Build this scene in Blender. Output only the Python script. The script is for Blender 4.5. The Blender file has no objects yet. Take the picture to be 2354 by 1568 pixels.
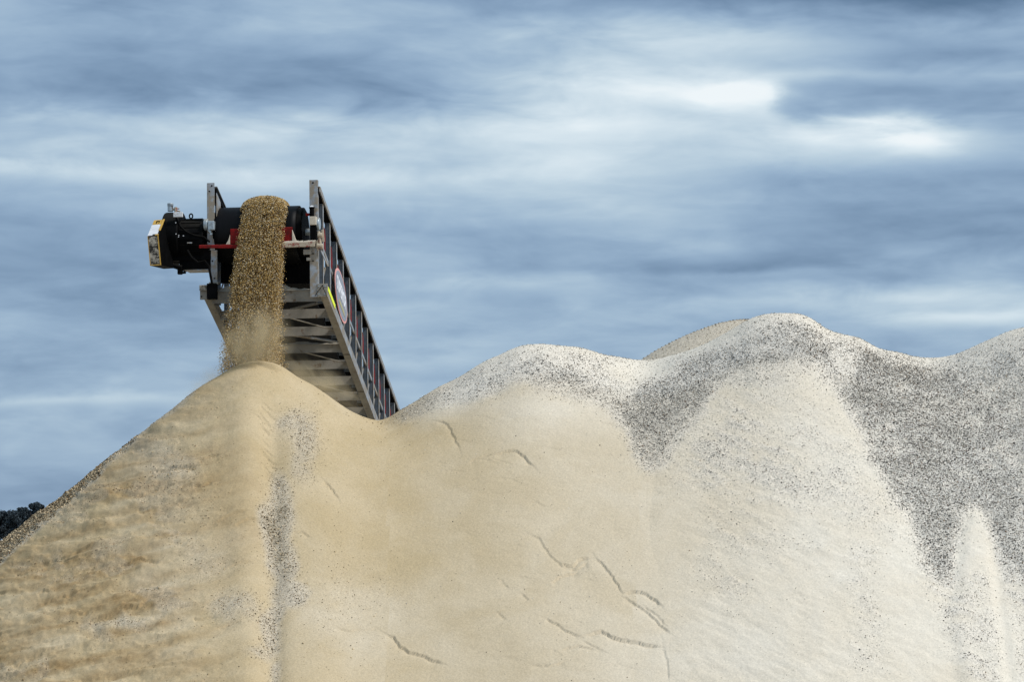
import bpy, math, random
import numpy as np
from mathutils import Vector, Matrix

random.seed(7)
RNG = np.random.default_rng(11)
SC = bpy.context.scene
COL = SC.collection
R = math.radians

# ------------------------------------------------------------------ camera
F = 6000.0            # focal length in reference units (picture 2353 x 1568)
CX, CY, HZ = 1176.5, 784.0, 1250.0
EYE = 1.7
PITCH = math.atan((HZ - CY) / F)
cam_d = bpy.data.cameras.new('camera')
cam = bpy.data.objects.new('camera', cam_d)
COL.objects.link(cam)
cam.location = (0, 0, EYE)
cam.rotation_euler = (R(90) + PITCH, 0, 0)
cam_d.sensor_width = 36
cam_d.lens = 36 * F / 2353.0
cam_d.clip_start = 0.1
cam_d.clip_end = 3800
SC.camera = cam

# ------------------------------------------------------------------ light
SUN_EL, SUN_AZ = 50.0, 114.0        # azimuth clockwise from +Y (the viewing direction)
SC.view_settings.view_transform = 'Standard'
SC.view_settings.look = 'None'
SC.view_settings.exposure = 0.0
SC.view_settings.gamma = 1.0
sd = bpy.data.lights.new('sun', 'SUN')
sd.energy = 3.35
sd.angle = R(10)
sd.color = (1.0, 0.965, 0.91)
sun = bpy.data.objects.new('sun', sd)
COL.objects.link(sun)
sv = Vector((math.sin(R(SUN_AZ)) * math.cos(R(SUN_EL)), math.cos(R(SUN_AZ)) * math.cos(R(SUN_EL)), math.sin(R(SUN_EL))))
sun.rotation_euler = (-sv).to_track_quat('-Z', 'Y').to_euler()
sun.location = (0, 0, 30)


class NT:
    """small helper to write node maths"""
    def __init__(s, tree):
        s.t = tree
        s.t.nodes.clear()

    def n(s, typ, **kw):
        nd = s.t.nodes.new(typ)
        for k, v in kw.items():
            setattr(nd, k, v)
        return nd

    def put(s, sock, v):
        if isinstance(v, bpy.types.NodeSocket):
            s.t.links.new(v, sock)
        else:
            sock.default_value = v

    def m(s, op, a, b=0.0, c=0.0, clamp=False):
        nd = s.n('ShaderNodeMath', operation=op, use_clamp=clamp)
        s.put(nd.inputs[0], a)
        s.put(nd.inputs[1], b)
        s.put(nd.inputs[2], c)
        return nd.outputs[0]

    def mix(s, fac, a, b):
        nd = s.n('ShaderNodeMix', data_type='RGBA')
        s.put(nd.inputs[0], fac)
        s.put(nd.inputs[6], a)
        s.put(nd.inputs[7], b)
        return nd.outputs[2]

    def noise(s, vec, scale, detail=2.0, rough=0.5, dist=0.0):
        nd = s.n('ShaderNodeTexNoise')
        if vec is not None:
            s.put(nd.inputs['Vector'], vec)
        nd.inputs['Scale'].default_value = scale
        nd.inputs['Detail'].default_value = detail
        nd.inputs['Roughness'].default_value = rough
        nd.inputs['Distortion'].default_value = dist
        return nd.outputs[0]

    def ss(s, v, a, b, o0=0.0, o1=1.0):
        nd = s.n('ShaderNodeMapRange', interpolation_type='SMOOTHSTEP')
        s.put(nd.inputs[0], v)
        nd.inputs[1].default_value = a
        nd.inputs[2].default_value = b
        nd.inputs[3].default_value = o0
        nd.inputs[4].default_value = o1
        return nd.outputs[0]


# ------------------------------------------------------------------ sky
world = bpy.data.worlds.new('World')
SC.world = world
world.use_nodes = True
W = NT(world.node_tree)
tc = W.n('ShaderNodeTexCoord')
sep = W.n('ShaderNodeSeparateXYZ')
W.t.links.new(tc.outputs['Generated'], sep.inputs[0])
DX, DY, DZ = sep.outputs
az = W.m('ARCTAN2', DX, DY)
el = W.m('ARCSINE', DZ)
U = W.m('MULTIPLY_ADD', az, 6.0, 1.1765)                 # compass angle
V = W.m('MULTIPLY_ADD', el, -6.0, 1.25)                  # height above the horizon
cmb = W.n('ShaderNodeCombineXYZ')
W.put(cmb.inputs[0], DX)
W.put(cmb.inputs[1], DY)
W.put(cmb.inputs[2], W.m('MULTIPLY', DZ, 3.4))
n1 = W.noise(cmb.outputs[0], 9.0, 5.0, 0.52, 0.25)
n2 = W.noise(cmb.outputs[0], 24.0, 5.0, 0.52, 0.5)
n4 = W.noise(cmb.outputs[0], 60.0, 3.0, 0.5, 0.3)
cmb2 = W.n('ShaderNodeCombineXYZ')
W.put(cmb2.inputs[0], DX)
W.put(cmb2.inputs[1], DY)
W.put(cmb2.inputs[2], W.m('MULTIPLY', DZ, 6.0))
n3 = W.noise(cmb2.outputs[0], 12.0, 4.0, 0.5, 0.3)
# wobble the cloud bank coordinates a little
wu = W.m('MULTIPLY_ADD', W.m('SUBTRACT', n2, 0.5), 0.22, U)
wv = W.m('MULTIPLY_ADD', W.m('SUBTRACT', n1, 0.5), 0.10, V)
wv = W.m('MULTIPLY_ADD', W.m('SUBTRACT', n2, 0.5), 0.035, wv)
val = W.m('MULTIPLY_ADD', W.m('SUBTRACT', n1, 0.5), 0.45, 0.455)
val = W.m('MULTIPLY_ADD', W.m('SUBTRACT', n3, 0.5), 0.34, val)
val = W.m('MULTIPLY_ADD', W.m('SUBTRACT', n2, 0.5), 0.40, val)
val = W.m('MULTIPLY_ADD', W.m('SUBTRACT', n4, 0.5), 0.10, val)
BLOBS = [  # cloud banks: u, v, su, sv, amount
    (0.35, 0.215, 0.50, 0.055, -0.24), (0.30, 0.08, 0.5, 0.06, -0.06), (0.72, 0.17, 0.30, 0.05, -0.08),
    (2.35, -0.01, 0.55, 0.05, -0.42), (2.20, 0.145, 0.22, 0.028, -0.22), (1.2, -0.03, 0.5, 0.04, -0.18),
    (2.25, 0.52, 0.45, 0.055, -0.20), (1.75, 0.42, 0.25, 0.03, -0.12), (2.30, 0.42, 0.15, 0.04, -0.10),
    (1.30, 0.80, 0.40, 0.07, -0.08), (0.22, 0.60, 0.35, 0.10, -0.10), (0.15, 0.80, 0.40, 0.10, -0.10),
    (1.55, 0.63, 0.30, 0.03, -0.08), (0.1, 1.12, 0.3, 0.06, -0.08),
    (1.30, 0.265, 0.36, 0.045, 0.26), (1.30, 0.295, 0.20, 0.022, 0.14), (1.72, 0.236, 0.075, 0.022, 0.34),
    (1.52, 0.21, 0.16, 0.025, 0.18), (2.13, 0.322, 0.075, 0.028, 0.36), (1.93, 0.315, 0.17, 0.036, 0.30),
    (2.10, 0.345, 0.30, 0.03, 0.15), (1.45, 0.14, 0.26, 0.06, 0.20), (1.72, 0.08, 0.22, 0.04, 0.20),
    (0.60, 0.310, 0.30, 0.032, 0.17), (0.12, 0.285, 0.20, 0.014, 0.10), (0.95, 0.36, 0.45, 0.06, 0.13),
    (0.20, 0.415, 0.25, 0.018, 0.18), (0.72, 0.42, 0.25, 0.025, 0.16), (1.35, 0.42, 0.22, 0.04, 0.15),
    (1.62, 0.57, 0.12, 0.018, 0.16), (1.45, 0.50, 0.18, 0.02, 0.10), (2.13, 0.695, 0.17, 0.020, 0.22),
    (2.25, 0.745, 0.18, 0.014, 0.24), (0.90, 0.80, 0.22, 0.02, 0.10), (0.15, 0.935, 0.25, 0.011, 0.16),
    (1.15, 0.66, 0.20, 0.016, 0.10), (0.10, 1.10, 0.45, 0.09, -0.10), (0.25, 0.62, 0.30, 0.05, -0.10), (1.9, 0.60, 0.5, 0.05, -0.10), (1.75, 0.63, 0.25, 0.010, 0.10), (0.95, 0.83, 0.12, 0.018, 0.14),
]
for (bu, bv, su, svv, amt) in BLOBS:
    du = W.m('DIVIDE', W.m('SUBTRACT', wu, bu), su)
    dv = W.m('DIVIDE', W.m('SUBTRACT', wv, bv), svv)
    q = W.m('MULTIPLY_ADD', du, du, W.m('MULTIPLY', dv, dv))
    g = W.m('POWER', 2.71828, W.m('MULTIPLY', q, -0.5))
    val = W.m('MULTIPLY_ADD', g, amt, val)
# dark cloud with a crisp left edge, right of the brightest break
e1 = W.ss(wu, 1.765, 1.83)
e2 = W.ss(U, 2.25, 1.9)
e3 = W.ss(wv, 0.19, 0.225)
e4 = W.ss(wv, 0.292, 0.268)
blk = W.m('MULTIPLY', W.m('MULTIPLY', e1, W.m('MULTIPLY_ADD', e2, 0.35, 0.65)), W.m('MULTIPLY', e3, e4))
val = W.m('MULTIPLY_ADD', blk, -0.26, val)
rampn = W.n('ShaderNodeValToRGB')
W.put(rampn.inputs[0], val)
cr = rampn.color_ramp
cr.interpolation = 'B_SPLINE'
stops = [(0.0, (.090, .165, .275)), (0.18, (.18, .28, .425)), (0.40, (.305, .44, .61)), (0.62, (.475, .61, .72)), (0.85, (.75, .855, .915)), (1.0, (.93, .98, 1.0))]
while len(cr.elements) < len(stops):
    cr.elements.new(0.5)
for e, (p, c) in zip(cr.elements, stops):
    e.position = p
    e.color = (*c, 1)
sky = W.n('ShaderNodeTexSky', sky_type='NISHITA')
sky.sun_disc = False
sky.sun_elevation = R(SUN_EL)
sky.sun_rotation = R(SUN_AZ)
skb = W.n('ShaderNodeBackground')
W.put(skb.inputs[0], sky.outputs[0])
skb.inputs[1].default_value = 0.10
clb = W.n('ShaderNodeBackground')
W.put(clb.inputs[0], rampn.outputs[0])
clb.inputs[1].default_value = 1.0
mx = W.n('ShaderNodeMixShader')
mx.inputs[0].default_value = 0.93
W.t.links.new(skb.outputs[0], mx.inputs[1])
W.t.links.new(clb.outputs[0], mx.inputs[2])
wo = W.n('ShaderNodeOutputWorld')
W.t.links.new(mx.outputs[0], wo.inputs[0])

SC.cycles.volume_bounces = 1
SC.cycles.max_bounces = 6
SC.cycles.transparent_max_bounces = 8
SC.cycles.volume_step_rate = 2.0

# ------------------------------------------------------------------ picture <-> world maths
FW = np.array([0, math.cos(PITCH), math.sin(PITCH)])
UP = np.array([0, -math.sin(PITCH), math.cos(PITCH)])


def ray(px, py):
    return np.array([1.0, 0, 0]) * ((px - CX) / F) + UP * ((CY - py) / F) + FW


def at(px, py, D):
    r = ray(px, py)
    t = D / r[1]
    return Vector((r[0] * t, D, EYE + r[2] * t))


def proj(x, y, z):
    dep = y * FW[1] + (z - EYE) * FW[2]
    u = CX + F * x / dep
    v = CY - F * (y * UP[1] + (z - EYE) * UP[2]) / dep
    return u, v


# ------------------------------------------------------------------ tagging and linking
def tag(o, label=None, cat=None, group=None, kind=None):
    if label:
        o['label'] = label
    if cat:
        o['category'] = cat
    if group:
        o['group'] = group
    if kind:
        o['kind'] = kind
    return o


def np_mesh(name, verts, faces, mat, parent=None, smooth=False, cols=None, attrs=None):
    """faces: (n,k) int array"""
    me = bpy.data.meshes.new(name)
    verts = np.asarray(verts, np.float32)
    faces = np.asarray(faces, np.int32)
    nf, k = faces.shape
    me.vertices.add(len(verts))
    me.vertices.foreach_set('co', verts.ravel())
    me.loops.add(nf * k)
    me.loops.foreach_set('vertex_index', faces.ravel())
    me.polygons.add(nf)
    me.polygons.foreach_set('loop_start', np.arange(0, nf * k, k, dtype=np.int32))
    me.polygons.foreach_set('loop_total', np.full(nf, k, np.int32))
    if smooth:
        me.polygons.foreach_set('use_smooth', np.ones(nf, bool))
    if cols is not None:
        a = me.color_attributes.new('col', 'FLOAT_COLOR', 'POINT')
        a.data.foreach_set('color', np.asarray(cols, np.float32).ravel())
    if attrs:
        for an, av in attrs.items():
            a = me.attributes.new(an, 'FLOAT', 'POINT')
            a.data.foreach_set('value', np.asarray(av, np.float32))
    me.update(calc_edges=True)
    me.materials.append(mat)
    o = bpy.data.objects.new(name, me)
    COL.objects.link(o)
    if parent:
        o.parent = parent
    return o


class MB:
    def __init__(s):
        s.v = []
        s.f = []

    def add(s, vs, fs):
        b = len(s.v)
        s.v += [tuple(p) for p in vs]
        s.f += [tuple(i + b for i in f) for f in fs]
        return s

    def hexa(s, c):   # 8 corners: bottom 4 ccw, top 4
        return s.add(c, [(3, 2, 1, 0), (4, 5, 6, 7), (0, 1, 5, 4), (1, 2, 6, 5), (2, 3, 7, 6), (3, 0, 4, 7)])

    def box(s, x0, x1, y0, y1, z0, z1):
        return s.hexa([(x0, y0, z0), (x1, y0, z0), (x1, y1, z0), (x0, y1, z0), (x0, y0, z1), (x1, y0, z1), (x1, y1, z1), (x0, y1, z1)])

    def bar(s, p0, p1, w, h, up=(0, 0, 1)):
        p0, p1 = Vector(p0), Vector(p1)
        d = (p1 - p0).normalized()
        x = d.cross(Vector(up)).normalized()
        y = x.cross(d)
        x *= w / 2
        y *= h / 2
        return s.hexa([p0 - x - y, p0 + x - y, p1 + x - y, p1 - x - y, p0 - x + y, p0 + x + y, p1 + x + y, p1 - x + y])

    def cyl(s, p0, p1, r0, r1=None, n=20, cap=True):
        r1 = r0 if r1 is None else r1
        p0, p1 = Vector(p0), Vector(p1)
        d = (p1 - p0).normalized()
        x = d.orthogonal().normalized()
        y = d.cross(x)
        vs = []
        for p, r in ((p0, r0), (p1, r1)):
            for i in range(n):
                a = 2 * math.pi * i / n
                vs.append(p + x * (r * math.cos(a)) + y * (r * math.sin(a)))
        fs = [(i, (i + 1) % n, n + (i + 1) % n, n + i) for i in range(n)]
        if cap:
            fs += [tuple(reversed(range(n))), tuple(range(n, 2 * n))]
        return s.add(vs, fs)

    def tube(s, pts, r, n=8):
        pts = [Vector(p) for p in pts]
        vs = []
        for i, p in enumerate(pts):
            d = (pts[min(i + 1, len(pts) - 1)] - pts[max(i - 1, 0)]).normalized()
            x = d.cross(Vector((0, 1, 0.01))).normalized()
            y = d.cross(x)
            for k in range(n):
                a = 2 * math.pi * k / n
                vs.append(p + x * r * math.cos(a) + y * r * math.sin(a))
        fs = []
        for i in range(len(pts) - 1):
            for k in range(n):
                fs.append((i * n + k, i * n + (k + 1) % n, (i + 1) * n + (k + 1) % n, (i + 1) * n + k))
        fs += [tuple(reversed(range(n))), tuple(range((len(pts) - 1) * n, len(pts) * n))]
        return s.add(vs, fs)

    def prism(s, poly, axis, a0, a1):
        """poly of 2-D points extruded along axis 'x','y' or 'z' from a0 to a1"""
        def mk(p, a):
            return {'x': (a, p[0], p[1]), 'y': (p[0], a, p[1]), 'z': (p[0], p[1], a)}[axis]
        n = len(poly)
        vs = [mk(p, a0) for p in poly] + [mk(p, a1) for p in poly]
        fs = [(i, (i + 1) % n, n + (i + 1) % n, n + i) for i in range(n)] + [tuple(reversed(range(n))), tuple(range(n, 2 * n))]
        return s.add(vs, fs)

    def build(s, name, mat, parent=None, bevel=0.0, smooth=False, loc=None):
        me = bpy.data.meshes.new(name)
        me.from_pydata(s.v, [], s.f)
        import bmesh
        bm = bmesh.new()
        bm.from_mesh(me)
        bmesh.ops.recalc_face_normals(bm, faces=bm.faces)
        bm.to_mesh(me)
        bm.free()
        me.materials.append(mat)
        if smooth:
            me.polygons.foreach_set('use_smooth', np.ones(len(me.polygons), bool))
            me.set_sharp_from_angle(angle=R(35))
        o = bpy.data.objects.new(name, me)
        COL.objects.link(o)
        if parent:
            o.parent = parent
        if bevel:
            m = o.modifiers.new('bevel', 'BEVEL')
            m.width = bevel
            m.segments = 2
            m.limit_method = 'ANGLE'
        return o


# ------------------------------------------------------------------ materials
def mat_basic(name, base, rough=0.7, metal=0.0, var=0.25, scale=6.0, dirt=None, dirt_amt=0.0, dirt_scale=5.0, bump=0.0, up_dust=0.0, spec=0.5):
    m = bpy.data.materials.new(name)
    m.use_nodes = True
    T = NT(m.node_tree)
    tc = T.n('ShaderNodeTexCoord')
    co = tc.outputs['Object']
    b = T.n('ShaderNodeBsdfPrincipled')
    n = T.noise(co, scale, 6, 0.65)
    f = T.ss(n, 0.3, 0.7)
    dk = tuple(c * (1 - var) for c in base)
    lt = tuple(min(1, c * (1 + var)) for c in base)
    col = T.mix(f, (*dk, 1), (*lt, 1))
    if dirt:
        n2 = T.noise(co, dirt_scale, 8, 0.7, 0.4)
        f2 = T.ss(n2, 0.62 - 0.35 * dirt_amt, 0.72 - 0.3 * dirt_amt)
        col = T.mix(f2, col, (*dirt, 1))
    if up_dust:
        g = T.n('ShaderNodeNewGeometry')
        sp = T.n('ShaderNodeSeparateXYZ')
        T.t.links.new(g.outputs['Normal'], sp.inputs[0])
        n3 = T.noise(co, 12, 4, 0.6)
        f3 = T.m('MULTIPLY', T.ss(T.m('ADD', sp.outputs[2], T.m('MULTIPLY', T.m('SUBTRACT', n3, 0.5), 0.8)), 0.25, 0.8), up_dust)
        col = T.mix(f3, col, (.40, .35, .27, 1))
    T.put(b.inputs['Base Color'], col)
    b.inputs['Roughness'].default_value = rough
    b.inputs['Metallic'].default_value = metal
    b.inputs['Specular IOR Level'].default_value = spec
    if bump:
        bp = T.n('ShaderNodeBump')
        bp.inputs['Strength'].default_value = bump
        bp.inputs['Distance'].default_value = 0.004
        T.put(bp.inputs['Height'], T.noise(co, 60, 4, 0.6))
        T.t.links.new(bp.outputs[0], b.inputs['Normal'])
    o = T.n('ShaderNodeOutputMaterial')
    T.t.links.new(b.outputs[0], o.inputs[0])
    return m


M = {}
M['galv'] = mat_basic('galvanised_steel', (.33, .35, .375), 0.45, 0.3, 0.18, 9, (.30, .25, .19), 0.55, 7, 0.2, 0.5)
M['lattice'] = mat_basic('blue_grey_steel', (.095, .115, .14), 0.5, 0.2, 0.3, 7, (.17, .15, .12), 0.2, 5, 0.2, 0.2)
M['galv_dusty'] = mat_basic('dusty_steel', (.27, .25, .215), 0.85, 0.0, 0.18, 5, (.15, .10, .06), 0.12, 7, 0.3, 0.8)
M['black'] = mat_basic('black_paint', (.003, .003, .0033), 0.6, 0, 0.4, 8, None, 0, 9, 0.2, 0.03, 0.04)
M['rubber'] = mat_basic('belt_rubber', (.0035, .0037, .0045), 0.5, 0, 0.3, 5, None, 0, 5, 0.15, 0.0, 0.10)
M['red'] = mat_basic('red_paint', (.17, .005, .005), 0.6, 0, 0.3, 14, (.07, .008, .006), 0.3, 12, 0.2, 0.12, 0.15)
M['red_dusty'] = mat_basic('red_paint_caked', (.22, .014, .012), 0.8, 0, 0.25, 8, (.43, .36, .27), 0.75, 22, 0.5, 0.9)
M['yellow'] = mat_basic('yellow_paint', (.50, .30, .05), 0.6, 0, 0.15, 8, (.25, .17, .05), 0.15, 12, 0.2)
M['caked'] = mat_basic('caked_dust', (.33, .30, .25), 0.95, 0, 0.35, 14, (.018, .016, .014), 0.50, 17, 0.8)
M['white'] = mat_basic('weathered_white', (.62, .63, .65), 0.6, 0, 0.1, 12, (.25, .22, .18), 0.1, 25, 0.2)
M['ylw_refl'] = mat_basic('reflective_yellow', (.80, .92, .02), 0.5, 0, 0.08, 10)
M['sign_grey'] = mat_basic('sign_grey', (.26, .27, .31), 0.4, 0, 0.1, 6)
M['sign_red'] = mat_basic('sign_rim', (.72, .34, .31), 0.5, 0, 0.1, 6)
M['sign_white'] = mat_basic('sign_white', (.80, .82, .88), 0.5, 0, 0.04, 6)
M['sign_gold'] = mat_basic('sign_gold', (.42, .38, .18), 0.5, 0, 0.1, 6)
M['steel'] = mat_basic('bare_steel', (.36, .42, .46), 0.4, 0.4, 0.25, 14, (.10, .08, .07), 0.2, 12, 0.2, 0.6)
M['cream'] = mat_basic('cream_dust', (.52, .46, .37), 0.9, 0, 0.15, 20, (.20, .02, .015), 0.08, 25, 0.4)


def sand_material():
    m = bpy.data.materials.new('sand_and_grit')
    m.use_nodes = True
    T = NT(m.node_tree)
    tc = T.n('ShaderNodeTexCoord')
    co = tc.outputs['Object']

    def attr(nm):
        a = T.n('ShaderNodeAttribute')
        a.attribute_name = nm
        return a.outputs['Fac']
    tan, gv, dm = attr('tan'), attr('grit'), attr('damp')
    big = T.noise(co, 1.1, 5, 0.6, 0.4)
    mid = T.noise(co, 7, 5, 0.65)
    cream = T.mix(T.ss(big, .35, .65), (.665, .60, .495, 1), (.69, .635, .54, 1))
    tanc = T.mix(T.ss(big, .35, .65), (.45, .35, .205, 1), (.50, .40, .255, 1))
    col = T.mix(tan, cream, tanc)
    dampc = T.mix(T.ss(mid, .35, .65), (.28, .185, .085, 1), (.36, .255, .13, 1))
    col = T.mix(dm, col, dampc)
    # pale rock flour lying between the stones
    pale = T.mix(T.m('MULTIPLY', tan, 0.9), (.69, .635, .55, 1), (.46, .385, .275, 1))
    col = T.mix(T.ss(gv, 0.05, 0.5), col, pale)
    col = T.mix(T.ss(gv, 0.45, 0.9), col, T.mix(tan, (.56, .53, .475, 1), (.33, .275, .19, 1)))
    # grains: individual sand grains lighter and darker than the rest
    vor = T.n('ShaderNodeTexVoronoi')
    T.put(vor.inputs['Vector'], co)
    vor.inputs['Scale'].default_value = 95
    hs = T.n('ShaderNodeSeparateColor')
    T.t.links.new(vor.outputs['Color'], hs.inputs[0])
    grain = T.m('MULTIPLY_ADD', T.m('SUBTRACT', hs.outputs[0], 0.5), T.m('MULTIPLY_ADD', gv, 0.6, 0.19), 1.0)
    dk = T.m('MULTIPLY', T.ss(hs.outputs[1], 0.80, 0.9), T.m('MULTIPLY', gv, 0.75))
    g2 = T.m('MULTIPLY', grain, T.m('SUBTRACT', 1.0, dk))
    vm = T.n('ShaderNodeVectorMath', operation='SCALE')
    T.t.links.new(col, vm.inputs[0])
    T.put(vm.inputs['Scale'], g2)
    b = T.n('ShaderNodeBsdfPrincipled')
    T.t.links.new(vm.outputs[0], b.inputs['Base Color'])
    b.inputs['Roughness'].default_value = 0.95
    b.inputs['Specular IOR Level'].default_value = 0.15
    hh = T.m('MULTIPLY_ADD', T.noise(co, 140, 2, 0.6), T.m('MULTIPLY_ADD', gv, 0.012, 0.0035), T.m('MULTIPLY', T.noise(co, 30, 4, 0.6), 0.006))
    bp = T.n('ShaderNodeBump')
    bp.inputs['Strength'].default_value = 0.55
    bp.inputs['Distance'].default_value = 1.0
    T.put(bp.inputs['Height'], hh)
    T.t.links.new(bp.outputs[0], b.inputs['Normal'])
    o = T.n('ShaderNodeOutputMaterial')
    T.t.links.new(b.outputs[0], o.inputs[0])
    return m


def stone_material():
    m = bpy.data.materials.new('crushed_stone')
    m.use_nodes = True
    T = NT(m.node_tree)
    a = T.n('ShaderNodeAttribute')
    a.attribute_name = 'col'
    b = T.n('ShaderNodeBsdfPrincipled')
    T.t.links.new(a.outputs['Color'], b.inputs['Base Color'])
    b.inputs['Roughness'].default_value = 0.9
    b.inputs['Specular IOR Level'].default_value = 0.2
    o = T.n('ShaderNodeOutputMaterial')
    T.t.links.new(b.outputs[0], o.inputs[0])
    return m


M['sand'] = sand_material()
M['stone'] = stone_material()

# ------------------------------------------------------------------ numpy noise and masks
def lattice(shape, cx, cy, rng):
    h, w = shape
    gh, gw = int(h / cy) + 3, int(w / cx) + 3
    g = rng.random((gh, gw))
    y = np.arange(h) / cy
    x = np.arange(w) / cx
    yi, xi = y.astype(int), x.astype(int)
    fy, fx = y - yi, x - xi
    fy, fx = fy * fy * (3 - 2 * fy), fx * fx * (3 - 2 * fx)
    a = g[yi][:, xi] * (1 - fx) + g[yi][:, xi + 1] * fx
    b = g[yi + 1][:, xi] * (1 - fx) + g[yi + 1][:, xi + 1] * fx
    return a * (1 - fy[:, None]) + b * fy[:, None]


def fbm(shape, cx, cy, octv, rng, gain=0.55):
    out = 0
    amp = 1.0
    tot = 0
    for _ in range(octv):
        if cx < 1.2 or cy < 1.2:
            break
        out = out + lattice(shape, cx, cy, rng) * amp
        tot += amp
        amp *= gain
        cx, cy = cx / 2, cy / 2
    return out / tot - 0.5


def blur(img, s):
    r = int(3 * s)
    if r < 1:
        return img
    k = np.exp(-0.5 * (np.arange(-r, r + 1) / s) ** 2)
    k /= k.sum()
    p = np.pad(img, ((r, r), (0, 0)), mode='edge')
    out = sum(k[i] * p[i:i + img.shape[0]] for i in range(2 * r + 1))
    p = np.pad(out, ((0, 0), (r, r)), mode='edge')
    return sum(k[i] * p[:, i:i + img.shape[1]] for i in range(2 * r + 1))


SKYLINE = [(-520, 1660), (-100, 1321), (0, 1243), (66, 1189), (107, 1161), (164, 1119), (185, 1100), (325, 989), (372, 952), (420, 916), (450, 893), (480, 873), (510, 853), (540, 839), (570, 831), (600, 830), (630, 836), (650, 844), (680, 865), (720, 890), (760, 917), (800, 943), (835, 959), (868, 966), (900, 953), (950, 921), (1000, 893), (1050, 865),
           (1100, 837), (1150, 811), (1190, 796), (1220, 792), (1250, 792), (1280, 795), (1330, 800), (1365, 811), (1420, 822), (1470, 828), (1510, 824), (1542, 817), (1595, 798), (1658, 769), (1700, 741), (1721, 731), (1745, 724), (1780, 720), (1810, 720), (1835, 723), (1860, 731), (1880, 744), (1908, 761), (1930, 768), (1960, 774), (1988, 785),
           (2015, 801), (2066, 811), (2097, 820), (2135, 823), (2167, 820), (2207, 807), (2242, 791), (2280, 775), (2318, 760), (2353, 752), (2420, 742), (2480, 742), (2560, 780), (2750, 920), (3300, 1330)]
X0, X1, Y0, Y1, ST = -500, 2900, 640, 1760, 2.0
GX = np.arange(X0, X1, ST)
GY = np.arange(Y0, Y1, ST)
IW, IH = len(GX), len(GY)
PX, PY = np.meshgrid(GX, GY)
wr = np.random.default_rng(5)
WXn = fbm((IH, IW), 30, 30, 4, wr) * 46
WYn = fbm((IH, IW), 30, 30, 4, wr) * 46


def poly_mask(pts, soft=8, warp=1.0):
    x = PX + WXn * warp
    y = PY + WYn * warp
    ins = np.zeros(PX.shape, bool)
    n = len(pts)
    for i in range(n):
        x0, y0 = pts[i]
        x1, y1 = pts[(i + 1) % n]
        if y0 == y1:
            continue
        c = ((y0 > y) != (y1 > y)) & (x < (x1 - x0) * (y - y0) / (y1 - y0) + x0)
        ins ^= c
    return blur(ins.astype(float), soft / ST)


def smooth01(v, a, b):
    t = np.clip((v - a) / (b - a), 0, 1)
    return t * t * (3 - 2 * t)


G = np.zeros((IH, IW))


def gadd(pts, d, soft=8, warp=1.0):
    global G
    G = np.maximum(G, poly_mask(pts, soft, warp) * d)


def gcut(pts, d, soft=8, warp=1.0):
    global G
    G = G * (1 - poly_mask(pts, soft, warp) * (1 - d))


# --- where coarse grit lies (traced places on the heaps)
crest = [(880, 975), (1000, 860), (1190, 760), (1300, 760), (1470, 790), (1740, 690), (2400, 690), (2400, 900), (1400, 900), (1200, 880), (1010, 950)]
gadd(crest, 0.42, 9)
bband = [(1010, 925), (1100, 860), (1190, 822), (1240, 815), (1320, 828), (1365, 850), (1410, 880), (1440, 900), (1500, 868), (1600, 820), (1690, 760), (1740, 735), (1830, 733), (1880, 760), (1935, 800), (1990, 800), (2060, 835), (2135, 852), (2210, 830), (2300, 800), (2420, 790), (2420, 1345),
         (2320, 1345), (2291, 1297), (2270, 1229), (2236, 1165), (2215, 1200), (2199, 1263), (2190, 1335), (2178, 1375), (2145, 1324), (2114, 1277), (2090, 1215), (2046, 1161), (2018, 1078), (1987, 1037), (1960, 975), (1944, 920), (1920, 880), (1892, 850), (1864, 834), (1829, 842), (1766, 848), (1740, 862), (1690, 880), (1645, 905), (1620, 965),
         (1585, 985), (1560, 1015), (1540, 1060), (1510, 1100), (1480, 1075), (1464, 1030), (1448, 985), (1430, 945), (1385, 914), (1338, 903), (1318, 922), (1290, 914), (1235, 897), (1213, 876), (1190, 874), (1165, 890), (1120, 918), (1060, 925)]
gadd(bband, 0.72, 17, 1.2)
# densest belts
gadd([(1130, 885), (1190, 850), (1240, 845), (1330, 850), (1400, 885), (1440, 930), (1530, 900), (1640, 840), (1760, 790), (1860, 790), (1860, 826), (1820, 838), (1720, 858), (1640, 900), (1570, 985), (1500, 1010), (1450, 980), (1420, 935), (1340, 900), (1290, 908), (1230, 890), (1200, 868)], 0.92, 20, 1.4)
gadd([(1890, 850), (1980, 870), (2100, 930), (2200, 950), (2300, 1010), (2360, 1150), (2360, 1320), (2290, 1270), (2230, 1150), (2195, 1250), (2180, 1355), (2140, 1300), (2060, 1150), (1990, 1030), (1945, 930)], 0.9, 16)
gcut([(1380, 830), (1470, 835), (1560, 830), (1530, 862), (1470, 890), (1420, 872)], 0.25, 10)
gcut([(1905, 800), (1950, 815), (1975, 850), (1950, 870), (1915, 840)], 0.45, 8)
gcut([(1700, 735), (1660, 790), (1580, 830), (1560, 815), (1640, 770), (1700, 722)], 0.4, 8)
gadd([(2390, 690), (2950, 690), (2950, 1300), (2820, 1200), (2700, 1330), (2560, 1230), (2470, 1400), (2400, 1345)], 0.8, 14)
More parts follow.
